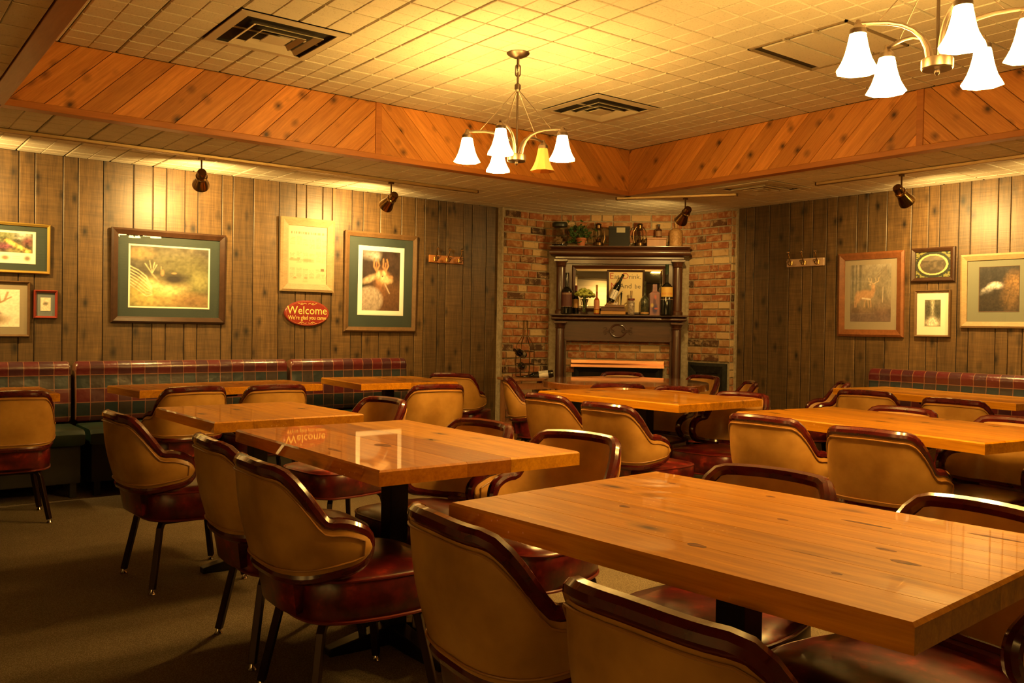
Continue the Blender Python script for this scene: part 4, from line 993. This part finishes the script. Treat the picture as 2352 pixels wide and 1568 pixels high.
for k in range(46):
    a = rs.uniform(0, 2*math.pi); b = rs.uniform(0, 1); q = .095*math.sqrt(b); zz = .205+.045*math.sqrt(max(0, 1-b))*rs.uniform(.4, 1.1)
    c = (q*math.cos(a), q*math.sin(a)*.75, zz-.025*b); rr_ = rs.uniform(.017, .026)
    mbf.lathe([(rr_*.3, -rr_*.7), (rr_, -.1*rr_), (rr_*.75, rr_*.55), (rr_*.1, rr_*.8)], 7, c, rs.uniform(0, 3))
tag(part(fv, 'flower_head', mbf, petal, True), kind='stuff')
part(fv, 'stems', MB().tube([(0, 0, .02), (.004, 0, .1), (0, 0, .19)], .008, 6).tube([(.012, 0, .02), (-.01, .006, .19)], .005, 6).tube([(-.012, 0, .02), (.016, -.004, .19)], .005, 6), plain('stem_green', (.10, .16, .03), .6), True)
bottle('sauce_bottle', 'tall slender bottle of red sauce with yellow base band', 1366, -.15, SZ, .295, .029, plain('red_sauce_glass', (.34, .05, .015), .12, 0, .5), .42, .32, plain('orange_cap', (.50, .28, .06), .4), ((.04, .15, plain('yellow_band', (.70, .46, .04), .5), 6.2), (.17, .48, plain('peach_label', (.52, .2, .1), .5), 2.4)))
# books
def book(label, px0, px1, ly, z, th, cover, rz=0.0, dp=.13):
    w_ = (px1-px0)/229.0; o = thing('book', label, 'book', dl(mx((px0+px1)/2), ly, z), DIAG+rz, 'old books stacked on the mantel shelf')
    part(o, 'cover', MB().b2((-w_/2, -dp/2, 0), (w_/2, dp/2, .004)).b2((-w_/2, -dp/2, th-.004), (w_/2, dp/2, th)).b2((-w_/2, -dp/2, 0), (w_/2, -dp/2+.004, th)), cover, bevel=.0015)
    part(o, 'pages', MB().b2((-w_/2+.004, -dp/2+.006, .004), (w_/2-.004, dp/2-.004, th-.004)), cream)
    return o
book('orange-tan book at the bottom of the mantel stack', 1375, 1432, -.12, SZ, .034, plain('book_ochre', (.42, .20, .045), .5))
book('dark brown book in the middle of the mantel stack', 1376, 1431, -.115, SZ+.035, .034, plain('book_brown', (.11, .04, .018), .5), .04)
book('brown book on top of the mantel stack', 1385, 1430, -.12, SZ+.070, .026, plain('book_top', (.17, .075, .03), .5), -.05)
# shoe-shaped holder with bottle
sh = thing('bottle_holder', 'leopard print high heel bottle holder on the stack of books', 'bottle holder', dl(mx(1404), -.13, SZ+.097), DIAG)
t = NT('leopard_print'); vo = t.voro(t.coord(), 90); t.setp(Base_Color=t.ramp(vo.outputs['Distance'], [(.25, (.045, .02, .008)), (.45, (.42, .24, .08))]), Roughness=.4)
part(sh, 'shoe_toe', MB().loft([[(x, -w2, 0), (x, w2, 0), (x, w2*.7, hh), (x, -w2*.7, hh)] for x, w2, hh in ((-.075, .012, .010), (-.055, .026, .022), (-.02, .03, .028), (.02, .024, .022), (.045, .016, .03))]), t.m, True)
part(sh, 'shoe_arch', MB().loft([[(x, -w2, zz), (x, w2, zz), (x, w2, zz+.008), (x, -w2, zz+.008)] for x, zz, w2 in ((.03, .012, .016), (.055, .07, .015), (.075, .12, .016), (.09, .135, .016))]), M['black'], True)
part(sh, 'heel', MB().tube([(.080, 0, .125), (.078, 0, .05), (.076, 0, .0)], [.010, .005, .004], 8), M['black'], True)
bt = thing('wine_bottle', 'tilted dark wine bottle with blank white label resting in the shoe', 'bottle', dl(mx(1398), -.15, SZ+.130), DIAG)
pr = [(.030, 0), (.034, .006), (.034, .16), (.030, .18), (.015, .215), (.0125, .225), (.0125, .285), (.0145, .287), (.0145, .30)]
Mt = Matrix.Rotation(math.radians(24), 3, 'Y')
part(bt, 'glass', MB().lathe(pr, 20).xf(Mt), DKG, True)
n = 14
part(bt, 'paper_label', MB().loft([[(.0346*math.cos(2*math.pi*k/n), .0346*math.sin(2*math.pi*k/n), zz) for k in range(n+1)] for zz in (.03, .125)], closed=False).xf(Mt), whitepaper, True)
# framed sign
fs = thing('framed_sign', 'framed sign reading Eat Drink leaning on the overmantel mirror', 'sign', dl(mx(1432), -.066, SZ+.004), DIAG)
part(fs, 'frame', rectframe(-.19, .19, 0, .45, .022, 0, -.016), dkframe); part(fs, 'paper', MB().b2((-.175, -.006, .015), (.175, -.001, .435)), plain('sign_paper', (.72, .56, .28), .7))
inkr = plain('red_ink', (.42, .07, .03), .6); inkk = plain('grey_ink', (.10, .085, .06), .6)
rotS = (math.pi/2, 0, 0)
text('lettering', 'E', .088, inkr, fs, (-.142, -.0065, .385), rotS, extrude=.0003); text('lettering', 'at,', .070, inkk, fs, (-.083, -.0065, .380), rotS, extrude=.0003)
text('lettering', 'D', .088, inkr, fs, (.0, -.0065, .385), rotS, extrude=.0003); text('lettering', 'rink.', .070, inkk, fs, (.092, -.0065, .380), rotS, extrude=.0003)
text('lettering', 'And', .074, inkk, fs, (.0, -.0065, .285), rotS, extrude=.0003); text('lettering', 'be', .064, inkk, fs, (.120, -.0065, .282), rotS, extrude=.0003)
text('lettering', 'M', .088, inkr, fs, (-.12, -.0065, .285), rotS, extrude=.0003)
bottle('glass_bottle', 'clear bottle of shells with a dark red ribbon on mantel shelf', 1445, -.15, SZ, .24, .034, mottled('shell_filled_glass', (.16, .12, .08), (.42, .32, .24), 55, .12, .5), .36, .30, plain('cork', (.42, .27, .13), .7), ((.60, .68, plain('ribbon_red', (.12, .012, .015), .5), 6.28),))
bottle('wine_bottle', 'smoky green wine bottle with painted vines near the right mantel column', 1476, -.12, SZ, .335, .042, mottled('smoky_green_glass', (.018, .022, .012), (.065, .062, .032), 30, .08, .5), .42, .26, None, ((.03, .09, amber, 3.0),))
gb = thing('bottle_gift_bag', 'purple bottle gift bag with a printed wine bottle', 'gift bag', dl(mx(1499), -.10, SZ), DIAG)
part(gb, 'bag', MB().loft([[(-.050, -.03, 0), (.050, -.03, 0), (.050, .03, 0), (-.050, .03, 0)], [(-.050, -.03, .22), (.050, -.03, .22), (.050, .03, .22), (-.050, .03, .22)], [(-.022, -.012, .24), (.022, -.012, .24), (.022, .012, .24), (-.022, .012, .24)], [(-.020, -.01, .31), (.020, -.01, .31), (.020, .01, .31), (-.020, .01, .31)]]), mottled('purple_bag', (.20, .085, .085), (.33, .16, .14), 12, .5))
P = Paint(30, 50, (.26, .12, .11)); P.blob(.5, .3, .28, .25, (.05, .03, .10), .3).blob(.45, .62, .14, .2, (.10, .04, .07), .3).blob(.55, .85, .12, .1, (.5, .12, .08), .4).blob(.2, .45, .15, .09, (.55, .36, .10), .4).blob(.65, .3, .2, .04, (.5, .1, .06), .4)
put('print', P.mesh('print', .09, .21), None, gb, (0, -.0305, .108))
bottle('wine_bottle', 'magnum wine bottle with bright yellow label at right end of shelf', 1525, -.15, SZ, .508, .066, DKG, .36, .24, plain('dark_green_foil', (.015, .03, .015), .3), ((.36, .55, plain('gold_label', (.62, .36, .07), .5), 2.0), (.40, .44, plain('orange_stripe', (.55, .15, .03), .5), 2.02), (.305, .315, linel, 2.4)))
# on top of the cornice
jar = thing('glass_jar', 'big glass jar of corks with dark lid on top of mantel', 'jar', dl(mx(1278), -.11, CZ), DIAG)
part(jar, 'glass', MB().lathe([(.070, 0), (.080, .01), (.082, .15), (.072, .18), (.070, .195), (.067, .195), (.069, .178), (.078, .15), (.077, .012), (.002, .008)], 24), M['clearglass'], True)
part(jar, 'lid', MB().lathe([(.060, .19), (.076, .195), (.078, .205), (.078, .228), (.072, .238), (.01, .24)], 24), plain('dark_lid', (.016, .02, .014), .4), True)
mb = MB(); rs = random.Random(3)
for k in range(30):
    a = rs.uniform(0, 6.28); q = rs.uniform(.0, .055); c0 = Vector((q*math.cos(a), q*math.sin(a), .025+rs.uniform(0, .06))); d = Vector((rs.uniform(-1, 1), rs.uniform(-1, 1), rs.uniform(-.5, .5))).normalized()*.018
    mb.tube([c0-d, c0+d], .010, 7)
tag(part(jar, 'corks', mb, plain('cork_tan', (.46, .30, .15), .8), True), kind='stuff')
pot = thing('potted_ivy', 'green ivy in a small terracotta pot on top of mantel', 'potted plant', dl(mx(1328), -.11, CZ), DIAG)
part(pot, 'pot', MB().lathe([(.034, 0), (.046, .06), (.052, .062), (.052, .082), (.046, .082), (.042, .06), (.03, .01)], 20), plain('terracotta', (.36, .11, .035), .7), True)
leaf = mottled('ivy_leaf', (.035, .075, .018), (.07, .13, .03), 30, .5)
LEAF = MB(); LEAF.v = [(0, 0, 0), (.012, .002, .004), (.016, .012, .004), (.006, .014, .001), (0, .028, -.003), (-.006, .014, .001), (-.016, .012, .004), (-.012, .002, .004)]; LEAF.f = [(0, 1, 2, 3), (3, 4, 5, 0), (0, 5, 6, 7)]
LM = LEAF.mesh('leaf'); LM.materials.append(leaf); rs = random.Random(9)
for k in range(110):
    a = rs.uniform(0, 6.28); q = rs.random(); lx, ly, lz = rs.gauss(.0, .058)-.02*(q), rs.gauss(0, .035), .075+.17*q*rs.uniform(.5, 1.15)
    if k < 26: lx, ly, lz = rs.gauss(-.085, .03), rs.gauss(-.02, .03), rs.uniform(.03, .12)
    ly = min(ly, .06)
    put('leaf', LM, None, pot, (lx, ly, lz), (rs.uniform(-1.2, 1.2), rs.uniform(-.8, .8), a), (1.5, 1.5, 1.5))
mb = MB()
for k in range(9):
    a = rs.uniform(0, 6.28); mb.tube([(0, 0, .07), (.03*math.cos(a), .02*math.sin(a), .14), (.06*math.cos(a), .03*math.sin(a), .20+.03*rs.random())], .0018, 4)
part(pot, 'stems', mb, leaf)
def lantern(label, px):
    o = thing('oil_lantern', label, 'lantern', dl(mx(px), -.11, CZ), DIAG, 'oil lanterns on the mantel')
    dk = M['dkbrass']
    part(o, 'tank', MB().lathe([(.050, 0), (.055, .008), (.053, .035), (.03, .048), (.026, .06), (.032, .066)], 20), dk, True)
    part(o, 'globe', MB().lathe([(.028, .066), (.042, .10), (.043, .125), (.030, .165), (.028, .165), (.040, .125), (.039, .10), (.026, .068)], 20), M['clearglass'], True)
    part(o, 'chimney', MB().lathe([(.034, .163), (.030, .175), (.024, .182), (.026, .212), (.034, .218), (.020, .232), (.004, .236)], 18), dk, True)
    part(o, 'guard', MB().tube([(-.05, 0, .03), (-.064, 0, .08), (-.062, 0, .15), (-.035, 0, .195), (-.022, 0, .2)], .005, 7).tube([(.05, 0, .03), (.064, 0, .08), (.062, 0, .15), (.035, 0, .195), (.022, 0, .2)], .005, 7), dk, True)
    part(o, 'burner', MB().lathe([(.012, .06), (.014, .085), (.008, .095)], 12), M['copper'], True)
    return o
lantern('dark oil lantern beside the ivy on top of mantel', 1367); lantern('dark oil lantern right of the black box on mantel', 1462)
bx = thing('metal_box', 'black box with a small pale label on top of mantel', 'box', dl(mx(1415), -.10, CZ), DIAG)
part(bx, 'body', MB().b2((-.105, -.06, 0), (.105, .06, .17)), plain('black_box', (.012, .010, .006), .8), bevel=.004); part(bx, 'lid', MB().b2((-.108, -.063, .17), (.108, .063, .198)), plain('black_lid', (.014, .012, .007), .8), bevel=.004)
part(bx, 'paper_label', MB().b2((-.028, -.0645, .135), (.058, -.0635, .185)), plain('pale_label', (.34, .29, .18), .6))
wbx = thing('wooden_box', 'small weathered wooden box under the amber bottle on mantel', 'box', dl(mx(1500), -.105, CZ), DIAG)
part(wbx, 'body', MB().b2((-.095, -.055, 0), (.095, .055, .07)), M['standwood'], bevel=.003); part(wbx, 'lid', MB().b2((-.099, -.058, .0705), (.099, .058, .088)), M['standwood'], bevel=.003)
ab = bottle('medicine_bottle', 'small dark amber bottle standing on the wooden box', 1505, -.105, CZ+.0885, .135, .033, plain('amber_glass', (.045, .014, .006), .1, 0, .5), .28, .35, plain('black_cap', (.01, .01, .01), .4), ((.1, .5, plain('brown_label', (.22, .11, .05), .6), 2.4),))
bottle('straw_jug', 'straw covered round bottle at the right end of mantel top', 1544, -.11, CZ, .285, .066, mottled('straw_wrap', (.25, .12, .035), (.42, .23, .08), 60, .6, bump=.6, bscale=90), .34, .24, plain('pale_cork', (.5, .34, .16), .6), ())

# ------------------------------------------------------------------ wine rack corner by the left brick
st = thing('wood_stand', 'small open wooden stand against the left brick', 'stand', (5.30, 6.62, 0), math.radians(-12))
for sx in (-1, 1):
    for sy in (-1, 1): part(st, 'leg', MB().b2((sx*.20-.02, sy*.13-.02, 0), (sx*.20+.02, sy*.13+.02, .68)), M['standwood'], bevel=.003)
part(st, 'top', MB().b2((-.25, -.17, .68), (.25, .17, .705)), M['standwood'], bevel=.004)
part(st, 'rail', MB().b2((-.2, -.14, .60), (.2, -.12, .66)), M['standwood']); part(st, 'shelf', MB().b2((-.22, -.15, .25), (.22, .15, .27)), M['standwood'], bevel=.003)
wr = thing('wire_wine_rack', 'tall wire wine rack shaped like a bottle on the wooden stand', 'wine rack', (5.31, 6.68, .706), math.radians(-40))
prf = [(.085, 0), (.088, .10), (.088, .26), (.078, .32), (.045, .37), (.022, .41), (.022, .55)]
for k in range(6):
    a = k*math.pi/3; part(wr, 'wire', MB().tube([(q*math.cos(a), q*math.sin(a), z) for q, z in prf], .004, 6), M['dkbrass'], True)
for q, z in ((.087, .004), (.089, .13), (.089, .25), (.022, .545)): part(wr, 'hoop', MB().tube([(q*math.cos(t), q*math.sin(t), z) for t in [2*math.pi*k/24 for k in range(24)]], .004, 6, True), M['dkbrass'], True)
def lying(label, loc, rz, tilt, lab=None, name='wine_bottle'):
    o = thing(name, label, 'bottle', loc, rz, None)
    pr = [(.032, 0), (.037, .006), (.037, .18), (.032, .2), (.015, .235), (.0135, .245), (.0135, .295), (.0155, .297), (.0155, .31)]
    X = Matrix.Rotation(math.pi/2-tilt, 3, 'Y')
    part(o, 'glass', MB().lathe(pr, 18).xf(X), DKG, True)
    if lab: part(o, 'paper_label', MB().loft([[(.0376*math.cos(2*math.pi*k/14), .0376*math.sin(2*math.pi*k/14), zz) for k in range(15)] for zz in (.05, .14)], closed=False).xf(X), lab, True)
    return o
lying('dark wine bottle lying on the wooden stand with white label', (5.52, 6.50, .748), math.radians(142), math.radians(-8), whitepaper)
lying('dark wine bottle held low in the wire rack', (5.34, 6.74, .80), math.radians(225), math.radians(6), None)
lying('dark wine bottle held high in the wire rack', (5.34, 6.74, .92), math.radians(215), math.radians(10), plain('grey_label', (.32, .27, .19), .6))
